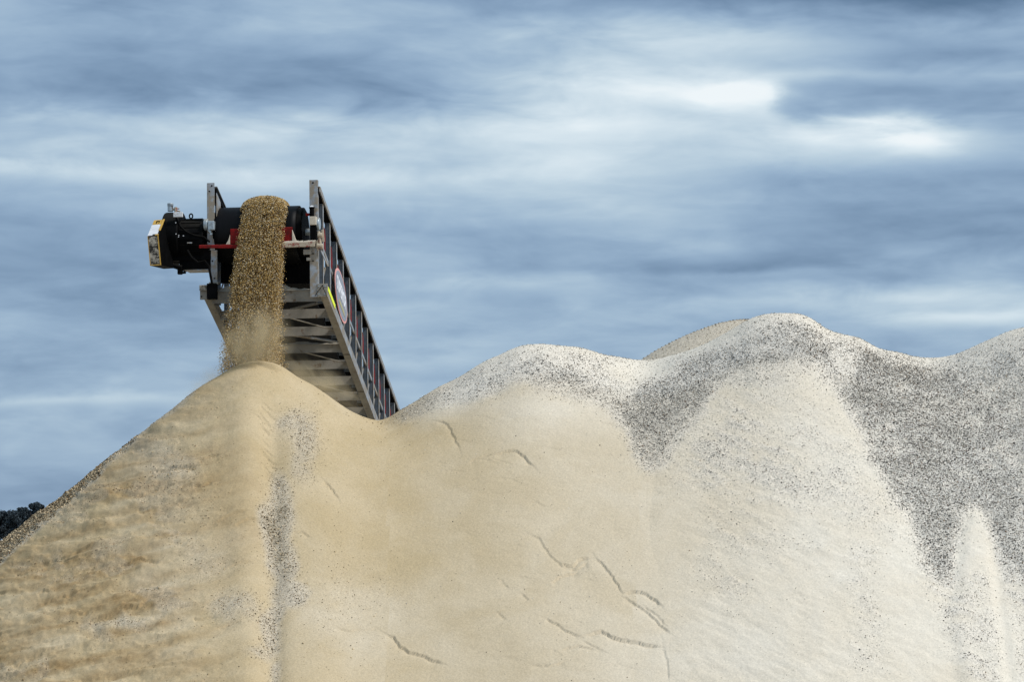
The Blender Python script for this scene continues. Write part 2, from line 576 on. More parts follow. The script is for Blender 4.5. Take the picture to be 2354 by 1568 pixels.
# light face of the middle heap: thin scatter
gadd([(1620, 905), (1760, 855), (1862, 838), (1900, 870), (1940, 940), (1975, 1040), (2040, 1160), (2100, 1260), (1980, 1230), (1840, 1160), (1700, 1180), (1560, 1140), (1500, 1110), (1560, 1010)], 0.20, 22)
gadd([(1600, 980), (1700, 930), (1800, 1000), (1880, 1090), (1950, 1180), (1860, 1160), (1760, 1150), (1640, 1130), (1560, 1100), (1560, 1040)], 0.36, 24, 1.4)
gcut([(1800, 850), (1885, 855), (1930, 940), (1960, 1020), (1880, 960), (1830, 900)], 0.35, 16)
gadd([(1590, 1140), (1700, 1160), (1860, 1190), (1900, 1270), (1800, 1300), (1660, 1280), (1600, 1220)], 0.15, 22, 1.5)
gadd([(1600, 1290), (1690, 1310), (1740, 1370), (1690, 1400), (1640, 1390), (1600, 1340)], 0.20, 16, 1.6)
gadd([(1640, 1400), (1700, 1410), (1720, 1450), (1680, 1460)], 0.14, 12, 1.6)
gadd([(1940, 1230), (2010, 1240), (2010, 1330), (2030, 1450), (2050, 1560), (1950, 1560), (1960, 1450), (1935, 1330)], 0.17, 14, 1.6)
gadd([(2120, 1290), (2200, 1340), (2280, 1310), (2300, 1390), (2320, 1500), (2340, 1600), (2230, 1600), (2190, 1480), (2150, 1400)], 0.30, 18, 1.3)
gadd([(2300, 1300), (2420, 1300), (2420, 1600), (2345, 1560), (2320, 1420)], 0.33, 16)
gcut([(2262, 1220), (2290, 1290), (2308, 1360), (2325, 1470), (2345, 1620), (2310, 1620), (2300, 1480), (2285, 1380), (2262, 1300)], 0.10, 6, .5)
gcut([(2236, 1170), (2256, 1200), (2275, 1300), (2240, 1320), (2210, 1290), (2215, 1210)], 0.40, 16, 1.3)
# tan heap: left rim band and the chute down the middle
gadd([(-500, 1600), (-100, 1290), (0, 1225), (110, 1130), (190, 1075), (260, 1035), (225, 1095), (150, 1160), (90, 1212), (30, 1262), (-40, 1340), (-300, 1600)], 0.85, 6, .4)
gadd([(200, 1080), (330, 970), (440, 890), (452, 902), (400, 945), (300, 1025), (240, 1075)], 0.45, 5, .3)
gadd([(622, 1065), (633, 1065), (640, 1120), (650, 1160), (662, 1270), (672, 1300), (660, 1350), (650, 1350), (655, 1400), (640, 1440), (640, 1515), (610, 1520), (560, 1505), (528, 1498), (600, 1480), (590, 1430), (625, 1400), (625, 1330), (597, 1290), (600, 1180), (612, 1120)], 0.70, 13, 1.7)
gadd([(660, 1330), (712, 1345), (715, 1385), (650, 1400), (640, 1370)], 0.55, 10)
gadd([(632, 935), (700, 940), (735, 1000), (725, 1070), (700, 1120), (672, 1105), (668, 1040), (680, 1010), (640, 990)], 0.42, 18, 1.8)
gadd([(635, 945), (690, 950), (720, 1000), (690, 1000), (645, 985)], 0.5, 8, 1.0)
gadd([(490, 1350), (560, 1370), (620, 1400), (590, 1440), (520, 1430), (480, 1400)], 0.38, 16, 1.2)
gadd([(630, 1515), (655, 1515), (650, 1600), (620, 1600)], 0.4, 8)
gadd([(300, 1020), (420, 980), (470, 1040), (480, 1130), (400, 1150), (340, 1120), (330, 1060)], 0.26, 26, 1.5)
gadd([(400, 1220), (520, 1240), (560, 1310), (480, 1340), (400, 1320)], 0.22, 24, 1.5)
gadd([(180, 1420), (300, 1400), (380, 1420), (330, 1450), (240, 1460), (180, 1450)], 0.38, 12, 1.3)
gadd([(200, 1270), (280, 1230), (330, 1240), (280, 1290), (210, 1310)], 0.26, 14, 1.4)
gadd([(700, 1400), (760, 1300), (900, 1330), (980, 1400), (860, 1420), (760, 1460), (700, 1530)], 0.10, 26, 1.4)
gn = fbm((IH, IW), 55, 30, 5, np.random.default_rng(3))
gn2 = fbm((IH, IW), 14, 9, 3, np.random.default_rng(4), .7)
G = np.clip(G * (1 + 0.7 * gn + 0.8 * gn2), 0, 1)
G *= 1 - 0.6 * smooth01(PX, 900, 1000) * np.exp(-((PY - np.interp(GX, [p[0] for p in SKYLINE], [p[1] for p in SKYLINE])[None, :]) / 15) ** 2)
G = np.maximum(G, (0.05 + 0.17 * smooth01(gn, 0.02, 0.15)) * smooth01(620 - PX, 0, 260))

# --- how tan the sand is
xs = np.array([-500, 500, 820, 1000, 1200, 1450, 1650, 1900, 2900])
ts = np.array([1, 1.0, 0.95, 0.88, 0.72, 0.52, 0.28, 0.10, 0.0])
TAN = np.interp(PX + 0.25 * (PY - 1200) * 0.4, xs, ts)
TAN -= 0.35 * np.exp(-((PX - 1250) / 220) ** 2 - ((PY - 940) / 70) ** 2)
TAN += 0.18 * np.exp(-((PX - 900) / 150) ** 2 - ((PY - 1010) / 60) ** 2)
TAN = TAN + 0.30 * fbm((IH, IW), 180, 110, 4, np.random.default_rng(8))
GREY = np.exp(-((PX - 820) / 190) ** 2 - ((PY - 1450) / 110) ** 2) * 0.40 + np.exp(-((PX - 380) / 90) ** 2 - ((PY - 1330) / 120) ** 2) * 0.35
GREY += np.exp(-((PX - 330) / 60) ** 2 - ((PY - 1060) / 50) ** 2) * 0.30
_sky = np.interp(GX, [p[0] for p in SKYLINE], [p[1] for p in SKYLINE])[None, :]
TAN -= 0.8 * smooth01(PX, 900, 1100) * smooth01(_sky + 110 - PY, 0, 70)
TAN = np.clip(TAN - GREY * (0.7 + 1.2 * gn), 0, 1)
# --- damp, browner streaks on the left flank
bed = fbm((IH, IW), 80, 7, 4, np.random.default_rng(15))
_sr = np.clip((PY - Y0 + 0.20 * (PX - X0)) / ST * 0.62, 0, IH - 2)
_si = _sr.astype(int)
_sf = _sr - _si
_sc = np.arange(IW)[None, :].repeat(IH, 0)


def sheared(a):
    return a[_si, _sc] * (1 - _sf) + a[_si + 1, _sc] * _sf


bed = sheared(bed)
flank = smooth01(600 - PX, -60, 330) + 0.0
DAMP = np.clip(flank * (0.50 + 2.0 * bed + 0.8 * gn), 0, 0.95)
DAMP += 0.35 * np.exp(-((PX - 560) / 60) ** 2 - ((PY - 1180) / 130) ** 2) * (0.8 + 1.5 * gn)
DAMP += 0.22 * np.exp(-((PX - 480) / 70) ** 2 - ((PY - 1080) / 60) ** 2)
DAMP = np.clip(DAMP, 0, 1)

# --- relief smaller than the heaps: folds, ledges, slumps, cracks (metres)
H = np.zeros((IH, IW))
face = poly_mask([(1600, 930), (1700, 885), (1864, 836), (1900, 850), (1946, 925), (1990, 1035), (2060, 1160), (2120, 1270), (2200, 1420), (2320, 1760), (1500, 1760), (1480, 1200)], 24, .25)
H += 0.05 * poly_mask([(2236, 1170), (2270, 1240), (2320, 1400), (2360, 1760), (2230, 1760), (2195, 1400), (2215, 1230)], 12, .4)
H -= 0.035 * np.exp(-((PX - (2285 + (PY - 1300) * 0.14)) / 17) ** 2) * smooth01(PY, 1230, 1300)
H += 0.03 * smooth01(PX, 840, 1200) * np.maximum(face, poly_mask([(1120, 930), (1200, 880), (1240, 905), (1320, 925), (1350, 905), (1420, 945), (1470, 1080), (1530, 1300), (1620, 1300), (1620, 1760), (900, 1760), (950, 1000)], 34, .3))
H -= 0.07 * np.exp(-((PX - 628) / 26) ** 2) * smooth01(PY, 880, 980)
H += 0.05 * np.exp(-((PX - 560) / 40) ** 2) * smooth01(PY, 850, 950)
H += 0.04 * np.exp(-((PX - 730) / 70) ** 2) * smooth01(PY, 880, 980)
led = sheared(fbm((IH, IW), 60, 10, 5, np.random.default_rng(21), 0.6))
led = np.where(led > 0, led, led * .4) - .04 * np.abs(sheared(fbm((IH, IW), 34, 7, 3, np.random.default_rng(33), .6))) * 6
H += 0.17 * led * (0.08 + 0.92 * flank)
H += 0.055 * sheared(fbm((IH, IW), 34, 8, 4, np.random.default_rng(22))) * flank
H += 0.05 * sheared(fbm((IH, IW), 15, 5, 3, np.random.default_rng(29), .75)) * flank * (1 + 2 * gn)
_s2 = np.clip((PY - Y0 - 0.30 * (PX - X0) + 1100) / ST * 0.6, 0, IH - 2)
_s2i = _s2.astype(int)
_s2f = _s2 - _s2i
_cmb = fbm((IH, IW), 26, 5, 3, np.random.default_rng(41), .65)
comb = _cmb[_s2i, _sc] * (1 - _s2f) + _cmb[_s2i + 1, _sc] * _s2f
_reg = smooth01(PX, 1500, 1640) * smooth01(PY, 860, 960)
H += 0.030 * comb * _reg
G = np.clip(G * (1 + 2.2 * comb * _reg * (G < .45)), 0, 1)
H += 0.045 * fbm((IH, IW), 130, 90, 5, np.random.default_rng(23), .5)
H += 0.012 * fbm((IH, IW), 50, 120, 4, np.random.default_rng(24), .5)
H += 0.010 * fbm((IH, IW), 26, 8, 3, np.random.default_rng(25), .6)
H += 0.020 * fbm((IH, IW), 14, 6, 3, np.random.default_rng(26), .6) * smooth01(G, 0.05, 0.4)

CRK = np.zeros((int((Y1 - Y0)), int((X1 - X0))))


def crack(pts, depth=0.02, width=1.6, fall=36, jag=3.2, back=0.6):
    """a slump scarp: the sand below the line has slipped a little"""
    rr = random.Random(int(pts[0][0] * 7 + pts[0][1]))
    P = []
    for (a, b) in zip(pts[:-1], pts[1:]):
        L = math.hypot(b[0] - a[0], b[1] - a[1])
        n = max(1, int(L / 7))
        for i in range(n):
            t = i / n
            P.append((a[0] + (b[0] - a[0]) * t + rr.uniform(-jag, jag) * .4, a[1] + (b[1] - a[1]) * t + rr.uniform(-jag, jag) * .5))
    P.append(pts[-1])
    xs_ = [p[0] for p in P]
    ys_ = [p[1] for p in P]
    x0, x1 = int(min(xs_) - fall * 1.5), int(max(xs_) + fall * 1.5)
    y0, y1 = int(min(ys_) - 20), int(max(ys_) + fall * 3)
    x0, y0 = max(x0, X0), max(y0, Y0)
    x1, y1 = min(x1, X1 - 1), min(y1, Y1 - 1)
    gx, gy = np.meshgrid(np.arange(x0, x1), np.arange(y0, y1))
    best = np.full(gx.shape, 1e9)
    side = np.zeros(gx.shape)
    tt = np.zeros(gx.shape)
    nseg = len(P) - 1
    for i in range(nseg):
        ax, ay = P[i]
        bx, by = P[i + 1]
        dx, dy = bx - ax, by - ay
        L2 = dx * dx + dy * dy + 1e-9
        t = np.clip(((gx - ax) * dx + (gy - ay) * dy) / L2, 0, 1)
        d = np.hypot(gx - ax - t * dx, gy - ay - t * dy)
        s = np.sign(dx * (gy - ay) - dy * (gx - ax))
        m = d < best
        best = np.where(m, d, best)
        side = np.where(m, s, side)
        tt = np.where(m, (i + t) / nseg, tt)
    taper = np.clip(np.sin(np.pi * np.clip(tt, 0.0, 1.0)) * 2.4, 0.30, 1)
    below = side > 0
    h = np.where(below, -depth * (.30 * np.exp(-best / fall) + .90 * np.exp(-best / 6.5)), 0)
    CRK[y0 - Y0:y1 - Y0, x0 - X0:x1 - X0] += h * taper


# traced slump lines
crack([(1075, 1068), (1125, 1050)], .012)
crack([(1129, 1053), (1140, 1049), (1160, 1045), (1185, 1042), (1205, 1055), (1215, 1068), (1228, 1078)], .026)
crack([(1000, 968), (1030, 978), (1045, 1010), (1058, 1040)], .018, 2.5)
crack([(1215, 1234), (1240, 1240), (1262, 1280), (1290, 1305), (1310, 1310)], .016)
crack([(1290, 1303), (1315, 1306), (1330, 1290), (1355, 1286)], .030)
crack([(1308, 1311), (1330, 1308), (1350, 1295)], .022)
crack([(1265, 1345), (1290, 1328), (1312, 1320), (1330, 1312)], .022)
crack([(1367, 1282), (1395, 1315), (1420, 1350), (1432, 1370)], .022, 4)
crack([(1430, 1369), (1455, 1366), (1480, 1368), (1505, 1385), (1522, 1402)], .028, 1.8)
crack([(1430, 1375), (1480, 1405), (1510, 1435), (1545, 1465)], .022, 3)
crack([(1480, 1398), (1510, 1420), (1530, 1445)], .015)
crack([(1250, 1425), (1280, 1442), (1290, 1448), (1310, 1460), (1338, 1470)], .020)
crack([(1337, 1470), (1365, 1462), (1382, 1455), (1405, 1472), (1440, 1478), (1480, 1484), (1525, 1492)], .034, 2.2, 46)
crack([(1290, 1500), (1330, 1490), (1370, 1500)], .018)
crack([(1340, 1480), (1390, 1505)], .014)
crack([(1220, 1535), (1260, 1540), (1300, 1528)], .016)
crack([(1145, 1415), (1162, 1430)], .014)
crack([(1200, 1370), (1215, 1386)], .014)
crack([(1150, 1340), (1170, 1360)], .010)
crack([(775, 1445), (800, 1452), (830, 1448), (870, 1443)], .014)
crack([(880, 1453), (905, 1463), (920, 1485), (940, 1500), (965, 1505), (1000, 1520), (1020, 1528)], .030, 1.8)
crack([(745, 1110), (765, 1130), (780, 1152)], .022, 3)
crack([(670, 1225), (690, 1225), (712, 1240)], .016, 3)
crack([(1525, 1490), (1535, 1530), (1538, 1570)], .012, 5, 60)
crack([(190, 1425), (290, 1395), (320, 1392), (345, 1372), (375, 1365), (395, 1368)], .040, 2.4)
crack([(400, 1395), (470, 1385), (520, 1365)], .018)
crack([(350, 1085), (400, 1072), (455, 1068)], .035, 3)
crack([(300, 1150), (370, 1120), (430, 1105)], .030, 3)
crack([(270, 1300), (320, 1288), (370, 1290)], .030, 4)
crack([(90, 1290), (150, 1275), (230, 1250)], .030, 5)
crack([(60, 1400), (130, 1370), (200, 1350)], .028, 5)
crack([(20, 1530), (90, 1500), (170, 1480)], .028, 5)
crack([(230, 1560), (330, 1535), (420, 1530)], .024, 4)
for k in range(46):                                  # small ledges on the broken left flank
    rx, ry = RNG.uniform(-120, 540), 0
    top = 1243 - rx * 0.78
    ry = RNG.uniform(top + 90, 1570)
    L = RNG.uniform(25, 90)
    a = RNG.uniform(-0.30, -0.05)
    crack([(rx, ry), (rx + L * .5, ry + L * .5 * a + RNG.uniform(-5, 5)), (rx + L, ry + L * a)], RNG.uniform(.010, .028), RNG.uniform(2, 5), 26)
for k in range(16):
    rx, ry = RNG.uniform(610, 640), RNG.uniform(930, 1090)
    crack([(rx - 22, ry - 8), (rx, ry + 4)], .016, 2, 12)
for k in range(40):                                  # faint ones on the broad cream face
    rx, ry = RNG.uniform(1000, 1560), RNG.uniform(950, 1560)
    L = RNG.uniform(18, 60)
    crack([(rx, ry), (rx + L * .5, ry + RNG.uniform(-4, 6)), (rx + L, ry + RNG.uniform(0, 14))], RNG.uniform(.002, .007), 3, 22)


def sample(img, px, py, st):
    x = np.clip((px - X0) / st, 0, img.shape[1] - 1.001)
    y = np.clip((py - Y0) / st, 0, img.shape[0] - 1.001)
    xi, yi = x.astype(np.int32), y.astype(np.int32)
    fx, fy = x - xi, y - yi
    return (img[yi, xi] * (1 - fx) + img[yi, xi + 1] * fx) * (1 - fy) + (img[yi + 1, xi] * (1 - fx) + img[yi + 1, xi + 1] * fx) * fy


# ------------------------------------------------------------------ heaps
YRD = [(-600, 32.4), (585, 32.4), (868, 33.3), (1240, 32.8), (1470, 33.7), (1800, 33.0), (2135, 33.9), (2450, 33.1), (3300, 33.1)]
SLOPE = 0.79


def ridge_pts(sky, yrd, step=6):
    xs_ = np.arange(sky[0][0], sky[-1][0], step)
    a = np.array(sky, float)
    # cubic hermite through the traced points
    X, Y = a[:, 0], a[:, 1]
    mth = np.gradient(Y, X)
    i = np.clip(np.searchsorted(X, xs_) - 1, 0, len(X) - 2)
    h = X[i + 1] - X[i]
    t = (xs_ - X[i]) / h
    ys_ = (2 * t**3 - 3 * t**2 + 1) * Y[i] + (t**3 - 2 * t**2 + t) * h * mth[i] + (-2 * t**3 + 3 * t**2) * Y[i + 1] + (t**3 - t**2) * h * mth[i + 1]
    b = np.array(yrd, float)
    D = np.interp(xs_, b[:, 0], b[:, 1])
    # ease the depth profile
    D = np.convolve(np.pad(D, 12, mode='edge'), np.hanning(25) / np.hanning(25).sum(), mode='valid')
    pts = np.array([at(x, y, d) for x, y, d in zip(xs_, ys_, D)])
    return xs_, pts


def envelope(xa, ya, pts, r=0.28):
    XX, YY = np.meshgrid(xa, ya)
    best = np.full(XX.shape, -1e9)
    arg = np.zeros(XX.shape, np.int32)
    for k, p in enumerate(pts):
        d2 = (XX - p[0]) ** 2 + (YY - p[1]) ** 2
        z = p[2] - SLOPE * (np.sqrt(d2 + r * r) - r)
        m = z > best
        best = np.where(m, z, best)
        arg = np.where(m, k, arg)
    return best, arg


def interp_grid(ca_x, ca_y, Z, xa, ya):
    xi = np.clip(np.searchsorted(ca_x, xa) - 1, 0, len(ca_x) - 2)
    yi = np.clip(np.searchsorted(ca_y, ya) - 1, 0, len(ca_y) - 2)
    fx = (xa - ca_x[xi]) / (ca_x[xi + 1] - ca_x[xi])
    fy = (ya - ca_y[yi]) / (ca_y[yi + 1] - ca_y[yi])
    a = Z[yi][:, xi] * (1 - fx) + Z[yi][:, xi + 1] * fx
    b = Z[yi + 1][:, xi] * (1 - fx) + Z[yi + 1][:, xi + 1] * fx
    return a * (1 - fy[:, None]) + b * fy[:, None], xi, yi


def grid_faces(nx, ny):
    i = np.arange(nx - 1)[None, :] + np.arange(ny - 1)[:, None] * nx
    return np.stack([i, i + 1, i + 1 + nx, i + nx], -1).reshape(-1, 4)


rx_px, rp = ridge_pts(SKYLINE, YRD)
FINE = 0.0105
xa = np.concatenate([np.arange(-10.0, -7.6, .08), np.arange(-7.6, 9.4, FINE), np.arange(9.4, 13.5, .08)])
ya = np.concatenate([np.arange(25.6, 26.8, .05), np.arange(26.8, 34.5, FINE), np.arange(34.5, 41, .07)])
cx_ = np.arange(-10.2, 13.8, .05)
cy_ = np.arange(25.4, 41.3, .05)
CZ, CARG = envelope(cx_, cy_, rp)
_c1, _c2 = blur(CZ, 3.0), blur(CZ, 15.0)
_XC, _YC = np.meshgrid(cx_, cy_)
_w = smooth01(np.interp(_XC, rp[:, 0], rp[:, 1]) - _YC, 0.15, 2.2)
CZ = _c1 * (1 - _w) + _c2 * _w
_bins = np.arange(-900, 3700, 10.0)
_tgt = np.interp(_bins, rx_px, [proj(p[0], p[1], p[2])[1] for p in rp])
for _it in range(3):                                  # bring the crest back to the traced skyline
    _u, _v = proj(_XC, _YC, CZ)
    _bi = np.clip(((_u + 900) / 10).astype(int), 0, len(_bins) - 1)
    _mn = np.full(len(_bins), 1e9)
    np.minimum.at(_mn, _bi.ravel(), _v.ravel())
    _ok = _mn < 1e8
    _dl = np.interp(_bins, _bins[_ok], (_tgt - _mn)[_ok])
    _d1 = np.convolve(np.pad(_dl, 3, mode='edge'), np.hanning(9)[1:-1] / np.hanning(9).sum(), mode='valid')
    _d2 = np.convolve(np.pad(_dl, 30, mode='edge'), np.hanning(63)[1:-1] / np.hanning(63).sum(), mode='valid')
    CZ = CZ - (np.interp(_u, _bins, _d1) * (1 - _w) + np.interp(_u, _bins, _d2) * _w) * 33.0 / F
Z, xi_, yi_ = interp_grid(cx_, cy_, CZ, xa, ya)
ARG = CARG[yi_][:, xi_]
XX, YY = np.meshgrid(xa, ya)
# make the crest meet the traced skyline after smoothing
pu, pv = proj(XX, YY, Z)
# small relief; fades behind the crest
hm = sample(H, pu, pv, ST) + 0.0
ck = sample(CRK, pu, pv, 1.0)
YR = np.interp(XX, rp[:, 0], rp[:, 1])
front = np.clip((YR + 0.05 - YY) / 0.5, 0, 1)
near_top = np.clip((YR - YY) / 0.5, 0.18, 1)
Z = Z + (hm * near_top + ck * front)
Z += 0.004 * (RNG.random(Z.shape) - .5) * (1 + 2.0 * sample(G, pu, pv, ST))
tan_a = sample(TAN, pu, pv, ST)
grit_a = sample(G, pu, pv, ST)
damp_a = sample(DAMP, pu, pv, ST)
pile_px = rx_px[ARG]
NXg, NYg = len(xa), len(ya)
_gy, _gx = np.gradient(Z, ya, xa)
NRM = np.stack([-_gx, -_gy, np.ones_like(Z)], -1).reshape(-1, 3)
NRM /= np.linalg.norm(NRM, axis=1)[:, None]
FQ = grid_faces(NXg, NYg)
Vg = np.stack([XX, YY, Z], -1).reshape(-1, 3)
zf = Z.ravel()[FQ].max(1)
pf = pile_px.ravel()[FQ[:, 0]]


def submesh(name, sel, base, attrs, parent=None):
    fs = FQ[sel]
    used, inv = np.unique(fs, return_inverse=True)
    v = Vg[used] - np.array(base)
    o = np_mesh(name, v, inv.reshape(-1, 4), M['sand'], parent, True, None, {k: a.ravel()[used] for k, a in attrs.items()})
    o.data.normals_split_custom_set_from_vertices(NRM[used].astype(np.float32))
    return o


ATT = {'tan': tan_a, 'grit': grit_a, 'damp': damp_a}
PILES = [
    ('sand_pile', -9e9, 868, 'tall cone of tan sand right under the conveyor head, gravel stream landing on its tip', 'sand pile', (-3.2, 32.4)),
    ('gravel_pile', 868, 1470, 'lower cream sand and gravel heap with a rounded crest just right of the conveyor', 'gravel pile', (0.35, 32.8)),
    ('gravel_pile', 1470, 2135, 'highest pale heap with a dark gravel cap and a bright sand face below it', 'gravel pile', (3.4, 33.0)),
    ('gravel_pile', 2135, 9e9, 'grey gravel heap cut off by the right edge of the photo', 'gravel pile', (7.0, 33.1)),
]
pile_objs = []
for (nm, a, b, lab, cat, base) in PILES:
    sel = (pf >= a) & (pf < b) & (zf > -0.06)
    o = submesh(nm, sel, (base[0], base[1], 0), ATT)
    o.location = (base[0], base[1], 0)
    tag(o, lab, cat, 'stockpiles of sand and gravel side by side' if nm == 'gravel_pile' else None)
    pile_objs.append((o, a, b, base))

# small brown heap peeping out behind the highest one
SK2 = [(1380, 905), (1440, 862), (1513, 818), (1564, 783), (1627, 754), (1674, 740), (1721, 734), (1780, 740), (1850, 790), (1950, 870)]
rx2, rp2 = ridge_pts(SK2, [(1300, 36.6), (2000, 36.6)])
x2 = np.arange(-3, 11, .05)
y2 = np.arange(31.5, 42.5, .05)
Z2, _ = envelope(x2, y2, rp2)
Z2 += 0.05 * fbm(Z2.shape, 20, 20, 4, np.random.default_rng(31))
XX2, YY2 = np.meshgrid(x2, y2)
F2 = grid_faces(len(x2), len(y2))
keep = Z2.ravel()[F2].max(1) > -0.05
V2 = np.stack([XX2 - 3.4, YY2 - 36.6, Z2], -1).reshape(-1, 3)
used, inv = np.unique(F2[keep], return_inverse=True)
one = np.ones(len(used))
back = np_mesh('gravel_pile', V2[used], inv.reshape(-1, 4), M['sand'], None, True, None, {'tan': one * .65, 'grit': one * .55, 'damp': one * .1})
back.location = (3.4, 36.6, 0)
tag(back, 'small brownish gravel heap peeping out behind the left shoulder of the highest pale heap', 'gravel pile')


# ------------------------------------------------------------------ stones
OCT_V = np.array([(1, 0, 0), (-1, 0, 0), (0, 1, 0), (0, -1, 0), (0, 0, 1), (0, 0, -1)], float)
OCT_F = np.array([(0, 2, 4), (2, 1, 4), (1, 3, 4), (3, 0, 4), (2, 0, 5), (1, 2, 5), (3, 1, 5), (0, 3, 5)])


def stones(name, P, size, cols, parent, rng):
    n = len(P)
    v = OCT_V[None].repeat(n, 0) * rng.uniform(0.55, 1.15, (n, 6, 1))
    v *= rng.uniform(0.6, 1.2, (n, 1, 3))
    v += rng.uniform(-.22, .22, (n, 6, 3))
    q = rng.normal(size=(n, 4))
    q /= np.linalg.norm(q, axis=1)[:, None]
    w, x, y, z = q.T
    Rm = np.stack([1 - 2 * (y * y + z * z), 2 * (x * y - z * w), 2 * (x * z + y * w), 2 * (x * y + z * w), 1 - 2 * (x * x + z * z), 2 * (y * z - x * w), 2 * (x * z - y * w), 2 * (y * z + x * w), 1 - 2 * (x * x + y * y)], -1).reshape(n, 3, 3)
    v = np.einsum('nij,nkj->nki', Rm, v) * size[:, None, None] + P[:, None, :]
    f = OCT_F[None] + (np.arange(n) * 6)[:, None, None]
    c = np.concatenate([cols, np.ones((n, 1))], 1)[:, None, :].repeat(6, 1)
    o = np_mesh(name, v.reshape(-1, 3), f.reshape(-1, 3), M['stone'], parent, False, c.reshape(-1, 4))
    o['kind'] = 'stuff'
    return o


def stone_cols(n, tan, rng):
    pal = np.array([(.024, .022, .021), (.070, .066, .060), (.17, .16, .14), (.36, .335, .29), (.68, .63, .55), (.24, .165, .10), (.13, .075, .045)])
    pr = np.array([.14, .14, .16, .26, .22, .05, .03])
    i = rng.choice(len(pal), n, p=pr)
    c = pal[i] * rng.uniform(.7, 1.25, (n, 1))
    t = tan[:, None]
    warm = np.array([.86, .70, .46])
    return np.clip(c * (1 - t + t * warm) + t * np.array([.03, .018, .004]), 0, 1)


NS = 1900000
sx = RNG.uniform(-7.5, 9.3, NS)
sy = RNG.uniform(26.8, 34.4, NS)
gx = np.clip(np.searchsorted(xa, sx) - 1, 0, NXg - 2)
gy = np.clip(np.searchsorted(ya, sy) - 1, 0, NYg - 2)
sz = Z[gy, gx]
sg = grit_a[gy, gx]
acc = RNG.random(NS) < (0.006 + 0.98 * sg ** 1.3)
acc &= (sz > 0.05) & (sy < np.interp(sx, rp[:, 0], rp[:, 1]) + 0.35)
sx, sy, sz, sg, gx, gy = [a[acc] for a in (sx, sy, sz, sg, gx, gy)]
st = np.clip(tan_a[gy, gx] * 1.0, 0, 1) * (pile_px[gy, gx] < 900)
sp_px = pile_px[gy, gx]
ssize = 0.003 + 0.0075 * RNG.random(len(sx)) ** 1.9 * RNG.choice([1, 1, 1, 1.35], len(sx)) * (0.72 + 0.38 * np.clip(sg * 1.6, 0, 1))
edge = (sp_px < 900) & (sx < -4.6)
ssize = np.where(edge & (sg > .3), ssize * 1.45, ssize)
print('surface stones', len(sx))
for (o, a, b, base) in pile_objs:
    m = (sp_px >= a) & (sp_px < b)
    P = np.stack([sx[m] - base[0], sy[m] - base[1], sz[m] + ssize[m] * 0.35], -1)
    stones('gravel', P, ssize[m], stone_cols(m.sum(), st[m] * .8, RNG), o, RNG)
# clods of damp sand on the broken left flank and crumbs on the other faces
nc = 60000
qx = RNG.uniform(-7.4, 3.0, nc)
qy = RNG.uniform(27, 32.6, nc)
gx = np.clip(np.searchsorted(xa, qx) - 1, 0, NXg - 2)
gy = np.clip(np.searchsorted(ya, qy) - 1, 0, NYg - 2)
fl_ = sample(flank, pu[gy, gx], pv[gy, gx], ST)
cn_ = sample(gn2 + gn, pu[gy, gx], pv[gy, gx], ST)
acc = (RNG.random(nc) < 0.012 + .8 * fl_ * smooth01(cn_, -.05, .25)) & (pile_px[gy, gx] < 868)
qx, qy, gx, gy = qx[acc], qy[acc], gx[acc], gy[acc]
cs = .004 + .013 * RNG.random(len(qx)) ** 3
P = np.stack([qx + 3.2, qy - 32.4, Z[gy, gx] + cs * .15], -1)
dq = damp_a[gy, gx][:, None]
cc_ = (np.array([(.46, .36, .215)]) * (1 - dq) + np.array([(.30, .215, .11)]) * dq) * RNG.uniform(.75, 1.2, (len(qx), 1))
stones('sand_clods', P, cs, cc_, pile_objs[0][0], RNG)
# stones on the small heap behind
n = 42000
bx = RNG.uniform(0.8, 4.4, n)
by = RNG.uniform(35.2, 37.0, n)
bz = Z2[np.clip(np.searchsorted(y2, by) - 1, 0, len(y2) - 1), np.clip(np.searchsorted(x2, bx) - 1, 0, len(x2) - 1)]
m = bz > 3.2
P = np.stack([bx[m] - 3.4, by[m] - 36.6, bz[m] + .003], -1)
stones('gravel', P, RNG.uniform(.006, .012, m.sum()), stone_cols(m.sum(), np.full(m.sum(), .7), RNG), back, RNG)

# ------------------------------------------------------------------ ground, far bank, trees
gm = mat_basic('quarry_ground', (.36, .31, .24), 0.95, 0, 0.25, 0.6, (.25, .2, .14), .4, .3, .3)
g = MB()
g.add([(-3500, -60, 0), (3500, -60, 0), (3500, 6000, 0), (-3500, 6000, 0)], [(0, 1, 2, 3)])
tag(g.build('ground', gm), 'flat quarry floor', None, None, 'structure')
fm = mat_basic('hazed_scrub', (.055, .07, .085), 1, 0, .3, .05)  # blue-grey distance haze is part of the bank's colour
bankv, bankf = [], []
xsb = np.linspace(-600, 600, 121)
for i, x in enumerate(xsb):
    h = 1.9 + 0.7 * math.sin(i * .9) + 0.5 * math.sin(i * 2.3)
    bankv += [(x, 395, -1), (x, 400, h * .7), (x, 408, h), (x, 440, -1)]
for i in range(len(xsb) - 1):
    for k in range(3):
        bankf.append((i * 4 + k, i * 4 + k + 1, i * 4 + 5 + k, i * 4 + 4 + k))
hb = MB().add(bankv, bankf).build('hill', fm, None)
tag(hb, 'low dark bank on the horizon', None, None, 'structure')

leafm = mat_basic('hazed_foliage', (.030, .043, .052), 1, 0, .45, .4)  # bluish lift: haze of distance put into the leaf colour
barkm = mat_basic('tree_bark', (.04, .032, .026), 1, 0, .3, 2)


